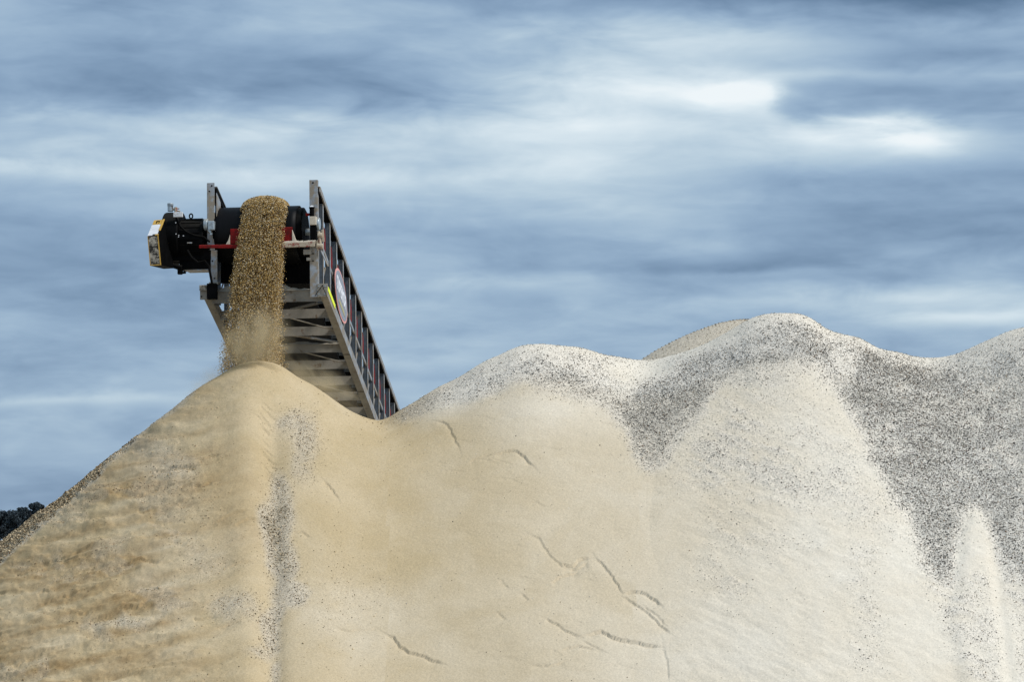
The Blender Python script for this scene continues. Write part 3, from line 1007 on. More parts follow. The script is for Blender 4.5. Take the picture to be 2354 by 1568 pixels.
def tree(px, top, D, wid, label, seed):
    rng = np.random.default_rng(seed)
    base = at(px, 1250, D)
    ht = at(px, top, D).z
    e = bpy.data.objects.new('tree', None)
    COL.objects.link(e)
    e.location = (base.x, D, 0)
    tag(e, label, 'tree', 'far trees left of the sand pile')
    mb = MB()
    mb.cyl((0, 0, -.2), (0.1, 0, ht * .55), .28, .16, 8)
    for k in range(6):
        a = k * 1.05 + rng.uniform(-.3, .3)
        mb.cyl((0.05, 0, ht * (.3 + .04 * k)), (math.cos(a) * wid * .33, math.sin(a) * wid * .33, ht * (.62 + .04 * k)), .10, .04, 6)
    mb.build('trunk', barkm, e)
    # crown: leaf quads in uneven clumps
    vs, fs = [], []
    ncl = 110
    for c in range(ncl):
        a = rng.uniform(0, 6.283)
        rr = wid * .5 * math.sqrt(rng.random()) * .92
        fz = rng.random()
        cz = ht * (.22 + .70 * fz)
        lim = math.sqrt(max(0.05, 1 - (max(0, fz - .35) / .68) ** 2))
        cxx, cyy = math.cos(a) * rr * lim, math.sin(a) * rr * lim
        cr_ = rng.uniform(.35, .75) * wid / 6
        for k in range(120):
            p = rng.normal(size=3)
            p = p / np.linalg.norm(p) * cr_ * rng.random() ** .4
            q1 = rng.normal(size=3)
            q1 /= np.linalg.norm(q1)
            q2 = np.cross(q1, rng.normal(size=3))
            q2 /= np.linalg.norm(q2)
            s_ = rng.uniform(.07, .15)
            cc = np.array((cxx, cyy, cz)) + p * np.array((1, 1, .75))
            b0 = len(vs)
            vs += [cc - q1 * s_ - q2 * s_ * .6, cc + q1 * s_ - q2 * s_ * .6, cc + q1 * s_ + q2 * s_ * .6, cc - q1 * s_ + q2 * s_ * .6]
            fs.append((b0, b0 + 1, b0 + 2, b0 + 3))
    np_mesh('crown', np.array(vs), np.array(fs), leafm, e)
    return e


tree(84, 1149, 330, 3.6, 'rounded dark tree standing tallest, right against the edge of the sand slope', 1)
tree(52, 1162, 340, 4.6, 'wide dark tree directly left of the tallest far tree', 2)
tree(14, 1171, 345, 5.4, 'low dark tree cut by the left edge of the photo', 3)

# ------------------------------------------------------------------ conveyor
AZ = R(6.0)
ROLL = R(-0.75)
TI = 0.372
H0 = at(602, 520, 33.0)
conv = bpy.data.objects.new('stacking_conveyor', None)
COL.objects.link(conv)
conv.location = (H0.x, 33.0, 0)
MC = Matrix.Translation((H0.x, 33.0, 0)) @ Matrix.Rotation(-AZ, 4, 'Z') @ Matrix.Translation((0, 0, 4.5)) @ Matrix.Rotation(ROLL, 4, 'Y') @ Matrix.Translation((0, 0, -4.5))
conv.matrix_world = MC
tag(conv, 'grey steel lattice conveyor rising behind the heaps, with black head drum and motor', 'conveyor')
MI = MC.inverted()
EO = MI @ Vector((0, 0, EYE))


def L(px, py, b=0.0):
    """point of the conveyor seen at px,py that lies b metres behind its head"""
    d = MI.to_3x3() @ Vector(ray(px, py))
    t = (b - EO.y) / d.y
    return EO + d * t


def rect(mb, x0, y0, x1, y1, b0, b1):
    p = L(x0, y1, b0)
    q = L(x1, y0, b0)
    return mb.box(p.x, q.x, b0, b1, p.z, q.z)


def drop(p, b):
    """follow the incline backwards"""
    return Vector((p.x, p.y + b, p.z - TI * b))


inc = math.atan(TI)
uB = Vector((0, math.cos(inc), -math.sin(inc)))
nB = Vector((0, math.sin(inc), math.cos(inc)))
LEN = 9.4
# end posts
pr = L(720, 413)
pl = L(484.5, 420)
for (x0, y0, x1, y1, side, lab) in ((712.5, 413, 728.5, 683, 1, None), (476.5, 420, 492.5, 575, -1, None)):
    mb = MB()
    rect(mb, x0, y0, x1, y1, 0, .012)
    p, q = L(x0, y1), L(x1, y0)
    ex = q.x if side > 0 else p.x
    mb.box(ex - .006, ex + .006, 0.012, .075, p.z, q.z)
    post = mb.build('end_post', M['galv'], conv, .002)
    hx = L(719 if side > 0 else 486.5, y0 + 7)
    MB().cyl((hx.x, -.004, hx.z), (hx.x, .003, hx.z), .011, n=12).build('hole_dark_disc', M['black'], post)  # black disc set on the post for the dark inside a hole
mb = MB()
rect(mb, 485, 575, 499, 662, .0, .012)
p, q = L(485, 662), L(499, 575)
mb.box(p.x - .006, p.x + .006, 0.012, .075, p.z, q.z)
mb.build('lower_post', M['galv'], conv, .002)

# chords
topR = L(725.5, 436)
topL = L(489.5, 436)
botR = L(743.5, 667)
botL = L(475, 672)
top_z = 0.085
for p, sd_ in ((topR, 1), (topL, -1)):
    mb = MB()
    a = Vector((p.x, 0.02, p.z))
    up_ = Vector((0, 0, .042))
    mb.bar(a + up_, drop(a + up_, LEN), .10, .008)
    mb.bar(a + Vector((sd_ * .050, 0, .008)), drop(a + Vector((sd_ * .050, 0, .008)), LEN), .016, .062)
    o = mb.build('upper_chord', M['galv'], conv, .0)
    shb_ = a + Vector((0, .02, -.005))  # black bar added under the top plate as the chord's inner shade
    MB().bar(shb_, drop(shb_, LEN - .05), .078, .060).build('chord_shade_bar', M['black'], conv)
for p, sd_ in ((botR, 1), (botL, -1)):
    mb = MB()
    a = Vector((p.x, 0.02, p.z))
    mb.bar(a, drop(a, LEN), .092, .135)
    ch = mb.build('lower_chord', M['galv_dusty'], conv, .003)
    if sd_ > 0:
        ox = p.x + .046
        q0 = Vector((ox + .004, 0.06, p.z + .02))
        MB().bar(q0, drop(q0, .5), .006, .06).build('reflective_strip', M['ylw_refl'], ch)
        MB().bar(Vector((ox + .002, .58, p.z - .58 * TI)), Vector((ox + .002, LEN, p.z - LEN * TI)), .004, .127).build('outer_face', M['galv'], ch)
    for k in range(1, 5):
        wz = drop(a, .55 + 1.15 * k)
        MB().bar(wz - uB * .006, wz + uB * .006, .098, .141).build('weld_seam', M['black'], ch)
# end plates of the lower chords
mb = MB()
rect(mb, 729, 652, 752, 682, -.008, .018)
mb.build('end_plate', M['galv_dusty'], conv, .002)
mb = MB()
rect(mb, 716, 640, 730, 682, .014, .022)
mb.build('end_plate', M['galv_dusty'], conv, .002)
mb = MB()
rect(mb, 459.5, 659, 476, 689, -.008, .018)
mb.build('end_plate', M['galv_dusty'], conv, .002)
mb = MB()
rect(mb, 475, 651, 497, 688, -.10, -.012)
jb = mb.build('junction_box', M['black'], conv, .006)
mb = MB()
rect(mb, 458, 655, 475, 668, -.05, -.01)
rect(mb, 480, 648, 503, 654, -.02, .06)
mb.build('bracket', M['caked'], conv, .003)

# uprights
for side, tp, bp in ((1, topR, botR), (-1, topL, botL)):
    for k in range(18):
        b = 0.30 + .5 * k
        zt = tp.z - TI * b - .03
        zb = bp.z - TI * b - .03
        xo = tp.x
        mb = MB()
        mb.box(xo - .030, xo + .030, b, b + .008, zb, zt)
        if k % 2 == 0:
            mb.box(xo - .034, xo - .028, b - .03, b + .03, zb, zt)
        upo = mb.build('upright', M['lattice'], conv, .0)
        MB().box(xo + side * .034 - .003, xo + side * .034 + .003, b - .004, b + .05, zb, zt).build('flange', M['galv'], upo)
    # gusset behind the post, rails along the side
    z0 = tp.z
    mb = MB()
    mb.prism([(0.02, z0 - .04), (0.25, z0 - .04 - .25 * TI), (0.25, z0 - .30), (0.02, z0 - .62)], 'x', tp.x - .004 - side * .04, tp.x + .004 - side * .04)
    mb.build('gusset', M['galv'], conv)
    a = Vector((tp.x + side * .012, .3, z0 - .56 - .3 * TI))
    MB().bar(a, drop(a, LEN - .4), .016, .045).build('side_rail', M['galv'], conv)
    for k in range(17):
        b = .30 + .5 * k
        if side < 0 and k > 4:
            break
        zt = tp.z - TI * b
        mb = MB()
        mb.bar((tp.x - side * .02, b + .02, zt - 1.18), (tp.x - side * .02, b + .48, zt - .70 - .1), .008, .035)
        mb.build('diagonal_brace', M['galv'], conv)

# belt round the head drum
dC = L(602, 536, .30)
xl, xr = L(504, 536, .3).x, L(690, 536, .3).x
rD = .335
prof = []
N = 26
for i in range(N + 1):
    a = math.pi * i / N
    n_ = nB * math.cos(a) - uB * math.sin(a)
    prof.append(Vector((0, dC.y, dC.z)) + n_ * rD)
topb = prof[0] + uB * LEN
bot = prof[-1] + uB * LEN
path = [topb] + prof + [bot]
na = 14
vs, fs = [], []
th = .012
for i, p in enumerate(path):
    for j in range(na + 1):
        t = j / na
        x = xl + (xr - xl) * t
        e = abs(2 * t - 1)
        lift = .0
        if i == 0:
            lift = .16 * max(0, e - .35)          # troughed further back
        vs.append(Vector((x, p.y, p.z + lift)))
for i in range(len(path) - 1):
    for j in range(na):
        q = i * (na + 1) + j
        fs.append((q, q + 1, q + na + 2, q + na + 1))
bo = MB().add(vs, fs).build('conveyor_belt', M['rubber'], conv, 0, True)
sm = bo.modifiers.new('thick', 'SOLIDIFY')
sm.thickness = th
sm.offset = 0
# drum with its end rims
x700 = L(700, 536, .3).x
dr = MB().cyl((xl - .02, dC.y, dC.z), (x700, dC.y, dC.z), rD - .02, n=48).build('head_drum', M['black'], conv, .004, True)
MB().cyl((x700 + .002, dC.y, dC.z), (x700 + .014, dC.y, dC.z), rD - .05, n=48).build('drum_rim', M['black'], dr, 0, True)
shl, shr = L(476, 520, .3).x, L(716, 520, .3).x
MB().cyl((x700, dC.y, dC.z), (shr + .06, dC.y, dC.z), .045, n=20).build('drum_shaft', M['steel'], dr, 0, True)
MB().cyl((shl, dC.y, dC.z), (xl, dC.y, dC.z), .045, n=20).build('drum_shaft', M['steel'], dr, 0, True)
mb = MB()
rect(mb, 500, 574, 560, 652, .40, .41)
rect(mb, 560, 574, 716, 655, .42, .43)
mb.prism([(-.02, L(700, 560, 0).z), (.45, L(700, 560, 0).z), (.45, L(700, 650, 0).z), (.28, L(700, 640, 0).z)], 'x', xl - .045, xl - .035)
mb.build('chute_plate', M['black'], conv)
# idler brackets
for side in (1, -1):
    for k in range(17):
        b = .54 + .5 * k
        xi = (topR.x if side > 0 else topL.x) - side * .012
        zt = topR.z - TI * b
        if side < 0 and k > 5:
            break
        mb = MB()
        mb.prism([(b - .045, zt - .22), (b + .01, zt - .25), (b + .05, zt - .34), (b + .05, zt - .50), (b - .02, zt - .56), (b - .045, zt - .50)], 'x', xi - .03, xi + .03)
        mb.build('idler_bracket', M['red'], conv)
for k in range(17):
    b = .9 + .5 * k
    z = dC.z + rD / math.cos(inc) - TI * (b - .3) - .12
    MB().cyl((xl + .05, b, z), (xr - .05, b, z), .045, n=14).build('idler_roller', M['black'], conv, 0, True)

# cross members between the lower chords
cl, cr2 = botL.x + .046, botR.x - .046
for k in range(18):
    b = .10 + .5 * k
    zc = botR.z - TI * b
    mb = MB()
    hgt = .150 if k == 0 else .115
    zt_ = zc + (.062 if k == 0 else .045)
    mb.box(cl, cr2, b, b + .008, zt_ - hgt, zt_)
    mb.box(cl, cr2, b + .008, b + .055, zt_ - hgt, zt_ - hgt + .008)
    mb.box(cl, cr2, b - .010, b, zt_ - hgt - .006, zt_ - hgt + .002)
    cm = mb.build('cross_member', M['galv_dusty'], conv)
    if k in (0, 3):
        # sand lying on the ledge
        pts = []
        nn = 40
        for i in range(nn + 1):
            t = i / nn
            x = cl + .02 + (cr2 - cl - .04) * t
            xx_ = t
            hh = .07 * math.exp(-((xx_ - .62) / .10) ** 2) + .06 * math.exp(-((xx_ - .15) / .09) ** 2) + .012 + .006 * math.sin(i * 1.7)
            pts.append((x, hh * (1 if k == 0 else .45)))
        vs, fs = [], []
        for (x, hh) in pts:
            vs += [(x, b - .02, zt_ - .01), (x, b + .03, zt_ + hh), (x, b + .12, zt_ - .01)]
        for i in range(nn):
            fs += [(i * 3, i * 3 + 1, i * 3 + 4, i * 3 + 3), (i * 3 + 1, i * 3 + 2, i * 3 + 5, i * 3 + 4)]
        MB().add(vs, fs).build('sand_deposit', M['caked'] if False else M['galv_dusty'], cm, 0, True)
    if k < 17:
        zz = zc - .02
        mid = (cl + cr2) / 2
        zb2 = zz - TI * .5
        if k % 2 == 1:
            MB().bar((cl, b + .5, zb2), (mid, b + .02, zz), .05, .008).build('plan_brace', M['galv_dusty'], conv)
            MB().bar((mid, b + .02, zz + .01), (cr2, b + .5, zb2 + .01), .05, .008).build('plan_brace', M['galv_dusty'], conv)
a, c = L(640, 766, 1.35), L(776, 786, 1.35)
MB().cyl(a, c, .016, n=10).build('tie_rod', M['galv'], conv, 0, True)
a, c = L(668, 712, 1.0), L(757, 690, .7)
MB().bar(a, c, .03, .03).build('tie_rod', M['galv_dusty'], conv)

# scraper in front of the drum
BS = -.075
p0, p1 = L(520, 562, BS), L(681, 521, BS)
mb = MB()
mb.prism([(L(529, 560, BS).x, L(529, 560, BS).z), (L(671, 560, BS).x, L(671, 560, BS).z), (L(671, 521.5, BS).x, L(671, 521.5, BS).z), (L(529, 526, BS).x, L(529, 526, BS).z)], 'y', BS, BS + .04)
sb = mb.build('scraper_box', M['red'], conv, .004)
mb = MB()
for (pa, pb, pc, pd) in (((671.5, 560), (684, 560), (678, 546), (671.5, 528)), ((519, 562), (528.5, 562), (528.5, 540), (525, 552))):
    MB().prism([(L(*q_, BS).x, L(*q_, BS).z) for q_ in (pa, pb, pc, pd)], 'y', BS - .012, BS + .02).build('end_cheek', M['cream'], sb, .003)
mb = MB()
mb.hexa([L(640, 570, BS - .03), L(724, 567, BS - .03), L(724, 567, BS + .03), L(640, 570, BS + .03), L(640, 559, BS - .03), L(724, 554, BS - .03), L(724, 554, BS + .03), L(640, 559, BS + .03)])
mb.build('scraper_bar', M['red_dusty'], conv, .008)
mb = MB()
mb.hexa([L(457, 571, BS - .03), L(650, 570, BS - .03), L(650, 570, BS + .03), L(457, 571, BS + .03), L(457, 563, BS - .03), L(650, 560, BS - .03), L(650, 560, BS + .03), L(457, 563, BS + .03)])
mb.build('scraper_bar', M['red'], conv, .006)
mb = MB()
for k in range(15):
    x = L(676 + RNG.uniform(-18, 44), 557, BS).x
    mb.cyl((x - .03, BS - .01, L(676, 557, BS).z), (x + .035, BS, L(676, 557, BS).z), .012, .022, 8)
mb.build('dust_crust', M['cream'], sb, 0, True)
mb = MB()
rect(mb, 697, 573, 715, 585, -.03, .0)
rect(mb, 704, 592, 715, 599, -.03, .0)
mb.build('mounting_block', M['galv_dusty'], conv, .003)

# right-hand bearing, greaser, adjusting screw
mb = MB()
rect(mb, 711, 497, 726, 517, -.09, -.002)
bg = mb.build('bearing_housing', M['cream'], conv, .006)
mb = MB()
rect(mb, 712, 517, 726.5, 552, -.08, -.003)
mb.build('bearing_base', M['black'], bg, .01)
c0 = L(731, 514.5, .02)
MB().cyl((c0.x - .015, .02, c0.z), (c0.x + .022, .02, c0.z), .078, n=28).build('end_cover', M['steel'], bg, .006, True)
g0, g1 = L(716.5, 498, -.05), L(716.5, 478, -.05)
mb = MB().cyl(g0, g1, .030, n=18).cyl(g1 - Vector((0, 0, .006)), g1 + Vector((0, 0, .012)), .036, n=18)
gr = mb.build('grease_cup', M['black'], conv, .003, True)
MB().cyl(g1 + Vector((0, 0, .012)), g1 + Vector((0, -.006, .018)), .026, n=6).build('cap_label', M['white'], gr)
k0 = L(706.5, 493, -.04)
MB().cyl(k0 - Vector((.02, 0, 0)), k0 + Vector((.03, 0, 0)), .022, .016, 12).build('red_knob', M['red'], conv, .003, True)
mb = MB()
a, c = L(732, 532, -.03), L(737, 572, -.03)
mb.cyl(a, c, .022, n=12)
mb.cyl(a + Vector((-.01, 0, -.05)), a + Vector((.05, 0, -.05)), .035, n=10)
mb.cyl(c + Vector((-.05, 0, .04)), c + Vector((.03, 0, .03)), .036, n=10)
mb.bar(L(729, 552, -.03), L(731, 576, -.03), .03, .03)
mb.bar(L(741, 528, -.02), L(743, 556, -.02), .022, .03)
mb.build('adjusting_screw', M['red_dusty'], conv, .004, True)
MB().bar(L(737, 574, -.01), L(754, 612, .1), .012, .022).build('stay_bar', M['galv'], conv)

# thin wires hanging over the end plate, bolts on the plates
MB().tube([L(x, y, -.02) for x, y in ((741, 655), (737, 662), (730, 670), (724, 680))], .004, 5).build('wire', M['black'], conv)
MB().tube([L(x, y, -.02) for x, y in ((741, 655), (743, 664), (748, 673), (750, 682))], .004, 5).build('wire', M['black'], conv)
for (x, y) in ((719.5, 583), (719.5, 600), (733, 658), (747, 658), (733, 676), (747, 676), (463, 664), (463, 682), (481, 440), (488, 600), (493, 640)):
    q_ = L(x, y, -.008)
    MB().cyl(q_, q_ + Vector((0, -.010, 0)), .010, n=6).build('bolt', M['black'] if x < 500 or y < 620 else M['steel'], conv)
# power cable along the drive, looping to the junction box
MB().tube([L(x, y, -.12) for x, y in ((430, 575), (440, 592), (455, 604), (470, 600), (480, 612), (484, 635), (487, 652))], .016, 8).build('power_cable', M['black'], conv, 0, True)
MB().tube([L(x, y, -.08) for x, y in ((404, 500), (414, 520), (428, 533), (446, 541), (468, 545), (482, 556))], .013, 8).build('power_cable', M['black'], conv, 0, True)
# left-hand bearing
mb = MB()
rect(mb, 477, 507, 492, 529, -.09, -.002)
bl = mb.build('bearing_housing', M['steel'], conv, .012)
c0 = L(474, 517, .0)
MB().cyl((c0.x - .02, -.02, c0.z), (c0.x + .03, -.02, c0.z), .075, n=28).build('end_cover', M['steel'], bl, .006, True)
mb = MB()
for (x, y) in ((484, 533), (486, 538), (481, 530)):
    q_ = L(x, y, -.05)
    mb.cyl(q_, q_ + Vector((0, -.03, 0)), .014, n=8)
mb.build('bolt', M['steel'], bl)

# drive: motor, gearbox, torque plates, hose, guard
mz = L(450, 555, .2)
xm0, xm1 = L(419, 555, .2).x, L(477, 555, .2).x
mot = MB().cyl((xm0, .2, mz.z), (xm1, .2, mz.z), .285, n=40).build('drive_motor', M['black'], conv, .012, True)
mb = MB()
for k in range(22):
    a = 2 * math.pi * k / 22
    cy, cz = .2 + math.cos(a) * .288, mz.z + math.sin(a) * .288
    mb.bar((xm0 + .03, cy, cz), (xm1 - .05, cy, cz), .012, .014, (0, math.cos(a), math.sin(a)))
mb.build('cooling_fin', M['black'], mot)
eb = L(439, 503, .2)
ring = [(eb.x + .022 * math.cos(t), .2, eb.z + .035 + .030 * math.sin(t)) for t in np.linspace(0, 2 * math.pi, 17)]
MB().tube(ring, .009, 6).build('eye_bolt', M['black'], mot, 0, True)
xg0, xg1 = L(382, 540, .2).x, L(421, 540, .2).x
gz = L(400, 548, .2).z
gb = MB().cyl((xg0, .2, gz), (xg1, .2, gz), .335, n=40).build('gearbox', M['black'], conv, .02, True)
mb = MB()
rect(mb, 386, 560, 484, 600, .0, .35)
rect(mb, 412, 590, 486, 620, .02, .30)
mb.build('gearbox_base', M['black'], gb, .01)
mb = MB()
rect(mb, 424, 618.6, 484, 622, .01, .32)
mb.build('base_plate', M['galv'], gb, .002)
mb = MB()
p = L(392, 474, .15)
mb.cyl(L(391.5, 486, .15), L(391.5, 473, .15), .036, n=14)
mb.cyl(L(391.5, 473.5, .15), L(391.5, 467.5, .15), .045, n=6)
mb.build('breather_cap', M['steel'], gb, .003, True)
mb = MB()
mb.cyl(L(386, 479.5, .15), L(412, 479.5, .15), .008, n=6)
mb.cyl(L(404, 476, .12), L(404, 500, .12), .02, n=8)
mb.cyl(L(398, 482, .12), L(414, 486, .12), .010, n=6)
mb.build('pipe_fitting', M['red_dusty'], gb)
mb = MB()
rect(mb, 398, 487, 419, 499, -.14, -.10)
mb.build('rating_plate', M['white'], gb, .004)
mb = MB()
for (x, y) in ((404.7, 538), (411, 541), (404, 512), (421.5, 542), (410.5, 544.5)):
    q_ = L(x, y, -.145)
    mb.cyl(q_, q_ + Vector((0, -.01, 0)), .007, n=6)
mb.build('bolt', M['white'], gb)
mb = MB()
rect(mb, 430, 556.5, 441, 559.5, -.10, -.09)
mb.build('small_plate', M['galv'], gb)
hp = [L(x, y, -.02) for (x, y) in ((381, 560), (380, 580), (382, 594), (388, 604), (397, 610), (408, 613.5), (418, 616))]
MB().tube(hp, .034, 10).build('hose', M['black'], conv, 0, True)
mb = MB()
mb.cyl(L(414, 616, .0), L(414, 631, .0), .04, .03, 12)
mb.cyl(L(408, 627.5, .0), L(427, 626.5, .0), .016, n=8)
mb.build('drain_valve', M['black'], conv, .002, True)
# guard box with sloping lid
Bf, Bb = -.42, -.16
A = [L(345, 611, Bf), L(370.5, 609.5, Bf), L(364, 541.5, Bf), L(339, 543.5, Bf)]
A2 = [v + Vector((.075, .40, 0)) for v in A]
T1, T2 = L(353.7, 507.3, -.10), L(378.5, 505, -.10)
mb = MB()
mb.add([A[0], A[1], A[2], A[3], A2[0], A2[1], T1, T2, T1 + Vector((.02, .10, -.01)), T2 + Vector((.02, .10, -.01))],
       [(0, 1, 2, 3), (3, 2, 7, 6), (6, 7, 9, 8), (0, 4, 5, 1), (1, 5, 9, 7, 2), (0, 3, 6, 8, 4), (4, 8, 9, 5)])
gd = mb.build('drive_guard', M['black'], conv, .004)


def panel(c, ins, off, name, mat):
    """thin plate laid on a quad, inset by fractions, lifted by off"""
    c = [Vector(v) for v in c]
    def P_(u, v):
        return (c[0] * (1 - u) + c[1] * u) * (1 - v) + (c[3] * (1 - u) + c[2] * u) * v
    n_ = (c[1] - c[0]).cross(c[3] - c[0]).normalized()
    if n_.y > 0:
        n_ = -n_
    u0, u1, v0, v1 = ins
    q_ = [P_(u0, v0), P_(u1, v0), P_(u1, v1), P_(u0, v1)]
    return MB().hexa([v + n_ * (off * .2) for v in q_] + [v + n_ * off for v in q_]).build(name, mat, gd)


FR = [A[0], A[1], A[2], A[3]]
LD = [A[3], A[2], T2, T1]
panel(FR, (.05, .91, .03, .98), .006, 'front_panel', M['caked'])
panel(FR, (.91, 1.0, 0, 1.0), .009, 'yellow_edge', M['yellow'])
panel(FR, (.0, .05, 0, 1.0), .009, 'yellow_edge', M['yellow'])
panel(FR, (.08, .88, .0, .03), .009, 'yellow_edge', M['yellow'])
panel(LD, (.0, .86, .02, .70), .006, 'lid', M['white'])
panel(LD, (.02, .80, .72, 1.0), .006, 'warning_label', M['yellow'])
for (u0, u1, v0, v1) in ((.30, .37, .78, .93), (.30, .62, .88, .93), (.37, .42, .78, .93), (.55, .62, .78, .93)):
    panel(LD, (u0, u1, v0, v1), .009, 'warning_symbol', M['black'])
panel(LD, (.84, 1.02, .30, 1.0), .010, 'yellow_edge', M['yellow'])
panel(LD, (.45, .80, .02, .07), .010, 'dark_scuff', M['black'])
panel(LD, (.70, 1.0, .0, .05), .012, 'yellow_edge', M['yellow'])
MB().bar(L(376, 535, -.12), L(381, 600, -.12), .006, .006).build('yellow_edge', M['yellow'], gd)

# oval sign on the side lattice
sxo = topR.x + .055
bS = 1.50
zS = topR.z - TI * bS - .66
a_, b_ = .47, .30
def oval(ra, rb, x0, x1, mat, name, par):
    n_ = 48
    pts = []
    for i in range(n_):
        t = 2 * math.pi * i / n_
        s_, w_ = ra * math.cos(t), rb * math.sin(t)
        pts.append((bS + s_, zS - TI * s_ + w_))
    return MB().prism(pts, 'x', x0, x1).build(name, mat, par)
sg_ = oval(a_, b_, sxo, sxo + .006, M['sign_red'], 'sign_plate', conv)
oval(a_ - .035, b_ - .03, sxo + .006, sxo + .009, M['sign_grey'], 'sign_field', sg_)
def q2(s_, w_):
    return (bS + s_, zS - TI * s_ + w_)


tcu = bpy.data.curves.new('lettering', 'FONT')
tcu.body = 'SUPERIOR'
tcu.size = .205
tcu.extrude = .0015
tcu.offset = .005
tcu.align_x = 'CENTER'
tcu.align_y = 'CENTER'
tcu.space_character = .92
tcu.materials.append(M['sign_white'])
_tmp = bpy.data.objects.new('lettering_source', tcu)
COL.objects.link(_tmp)
bpy.context.view_layer.update()
lme = bpy.data.meshes.new_from_object(_tmp)
bpy.data.objects.remove(_tmp)
lme.name = 'lettering'
lme.transform(Matrix(((0, 0, 1, sxo + .0115), (.80, 0, 0, bS), (-TI * .80, 1.25, 0, zS + .03), (0, 0, 0, 1))))
lt = bpy.data.objects.new('lettering', lme)
COL.objects.link(lt)
lt.parent = sg_
MB().prism([q2(-.22, -.17), q2(.24, -.17), q2(.20, -.115), q2(-.18, -.115)], 'x', sxo + .0092, sxo + .012).build('sign_stripe', M['sign_gold'], sg_)

# ------------------------------------------------------------------ gravel going over the head and falling
def stream():
    n = 115000
    rng = np.random.default_rng(77)
    Rl = rD + .012
    # arc length along: on belt (-1.2..0), round drum, free fall
    seg = rng.choice(3, n, p=[.10, .13, .77])
    a = rng.uniform(-1, 1, n)
    a = np.sign(a) * np.abs(a) ** .9
    top = np.sqrt(np.clip(1 - a * a, 0, 1))
    lift = rng.random(n) ** .6
    P = np.zeros((n, 3))
    sz_ = rng.uniform(.0042, .0092, n)
    cL, cR = L(549, 480, 0).x, L(653, 480, 0).x
    hw0, cc0 = (cR - cL) / 2, (cR + cL) / 2
    u = rng.random(n)
    nb, ub = np.array(nB), np.array(uB)
    c0_ = np.array([0, dC.y, dC.z])
    # belt
    m = seg == 0
    s_ = -u[m] * 1.6
    P[m] = c0_ + nb * (Rl + (lift[m] * .13 * top[m])[:, None]) - ub * s_[:, None]
    # drum
    m = seg == 1
    ang = u[m] * R(62)
    nn_ = nb[None] * np.cos(ang)[:, None] - ub[None] * np.sin(ang)[:, None]
    P[m] = c0_ + nn_ * (Rl + lift[m] * .13 * top[m] * (1 + .1 * u[m]))[:, None]
    P[seg < 2, 0] = cc0 + a[seg < 2] * hw0
    # fall
    m = seg == 2
    ang0 = R(58)
    th_ = lift[m] * .15 * top[m] + .0
    n0 = nb * math.cos(ang0) - ub * math.sin(ang0)
    start = c0_ + n0[None] * (Rl + th_)[:, None]
    T_ = .60
    t = T_ * (u[m] ** .54)
    v0 = 1.15
    yy = start[:, 1] - v0 * .55 * t
    zz = start[:, 2] - (.9 * t + 4.9 * t * t)
    fall = np.clip((dC.z + .2 - zz) / 2.0, 0, 1)
    # edges traced in the picture
    py_ = proj(0, 32.6, zz)[1]
    le = np.interp(py_, [470, 520, 600, 700, 780, 850], [545, 541, 533, 527, 521, 515])
    re = np.interp(py_, [470, 520, 600, 700, 780, 850], [651, 646, 642, 637, 635, 640])
    lx = np.interp(py_, [470, 850], [0, 1])
    mid_ = (le + re) / 2
    hw_ = (re - le) / 2
    px_ = mid_ + a[m] * hw_ + rng.normal(size=m.sum()) * (1.0 + 8 * fall) * (np.abs(a[m]) > .6)
    # convert picture offset at stream depth into conveyor metres
    k_ = L(602, 600, -.3)
    k2 = L(702, 600, -.3)
    P[m, 0] = k_.x + (px_ - 602) / 100 * (k2.x - k_.x)
    P[m, 1] = yy + rng.normal(size=m.sum()) * .03 * (1 + 2 * fall)
    P[m, 2] = zz
    # world
    Mw = np.array(MC)
    Pw = P @ Mw[:3, :3].T + Mw[:3, 3]
    pal = np.array([(.72, .54, .26), (.56, .37, .12), (.30, .17, .05), (.07, .038, .016), (.78, .68, .50), (.33, .28, .20), (.52, .35, .13)])
    ci = rng.choice(len(pal), n, p=[.20, .18, .18, .15, .13, .05, .11])
    cols = np.clip(pal[ci] * rng.uniform(.75, 1.2, (n, 1)), 0, 1)
    keepm = np.ones(n, bool)
    # dribble along the left edge at the bottom
    nd = 380
    pz = rng.uniform(0, 1, nd) ** .5
    dpx = 522 - 4 * pz + rng.normal(size=nd) * 5 + rng.normal(size=nd) * 3
    dpy = 740 + 110 * pz
    D_ = 32.55
    dP = np.stack([(dpx - CX) / F * D_, np.full(nd, D_) + rng.normal(size=nd) * .05, EYE + (HZ - dpy) / F * D_], -1)
    Pw = np.concatenate([Pw, dP])
    cols = np.concatenate([cols, cols[:nd]])
    sz_ = np.concatenate([sz_, sz_[:nd] * .75])
    base = np.array([H0.x, 32.5, 2.5])
    ob = stones('falling_gravel', Pw - base, sz_, cols, None, rng)
    ob.location = base
    tag(ob, 'dense stream of golden brown gravel pouring over the head drum onto the sand pile', 'gravel stream', None, 'stuff')


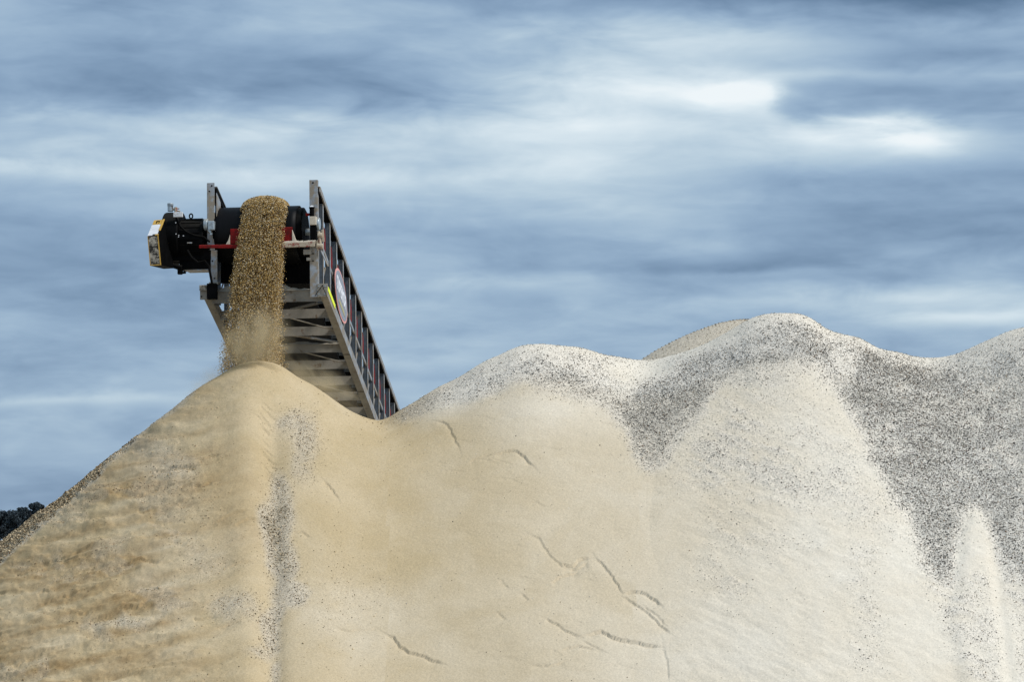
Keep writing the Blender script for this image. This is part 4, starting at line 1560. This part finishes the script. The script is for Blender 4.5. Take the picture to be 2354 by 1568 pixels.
stream()

# ------------------------------------------------------------------ dust in the air
def dust_mat(name, dens, col, scale, lo, hi):
    m = bpy.data.materials.new(name)
    m.use_nodes = True
    T = NT(m.node_tree)
    tc = T.n('ShaderNodeTexCoord')
    v = T.n('ShaderNodeVolumePrincipled')
    v.inputs['Color'].default_value = (*col, 1)
    v.inputs['Anisotropy'].default_value = 0.2
    nz = T.noise(tc.outputs['Object'], scale, 4, .6, .5)
    ln = T.n('ShaderNodeVectorMath', operation='LENGTH')
    # unit sphere coordinates: fade to nothing at the rim of the cloud
    T.t.links.new(tc.outputs['Object'], ln.inputs[0])
    fall = T.ss(ln.outputs['Value'], 0.97, 0.0)
    d = T.m('MULTIPLY', T.m('MULTIPLY', T.ss(nz, lo, hi), fall), dens)
    T.put(v.inputs['Density'], d)
    o = T.n('ShaderNodeOutputMaterial')
    T.t.links.new(v.outputs[0], o.inputs['Volume'])
    return m


def dust(name, centre, rad, dens, label, rot=0.0, scale=1.6, lo=.38, hi=.68):
    import bmesh
    me = bpy.data.meshes.new(name)
    bm = bmesh.new()
    bmesh.ops.create_icosphere(bm, subdivisions=3, radius=1.0)
    bm.to_mesh(me)
    bm.free()
    me.materials.append(dust_mat(name, dens, (.92, .78, .52), scale, lo, hi))
    o = bpy.data.objects.new(name, me)
    COL.objects.link(o)
    o.location = centre
    o.scale = rad
    o.rotation_euler = (0, rot, 0)
    tag(o, label, 'dust', 'dust raised by the falling gravel', 'stuff')


dust('dust_cloud', at(588, 785, 32.2), (.56, .24, .60), 13.0, 'tan dust billowing round the foot of the falling gravel stream')
dust('dust_cloud', at(735, 880, 32.9), (.75, .45, .30), 4.5, 'thin dust veil drifting right over the shoulder of the tan pile', .55)
dust('dust_cloud', at(480, 880, 32.3), (.46, .2, .24), 5.0, 'faint dust puff blowing off the left shoulder of the tan pile', -.6)
dust('dust_cloud', at(535, 1000, 31.75), (.30, .12, .55), 6.5, 'wispy dust rolling down the front of the tan pile', -.25, 2.2, .45, .7)
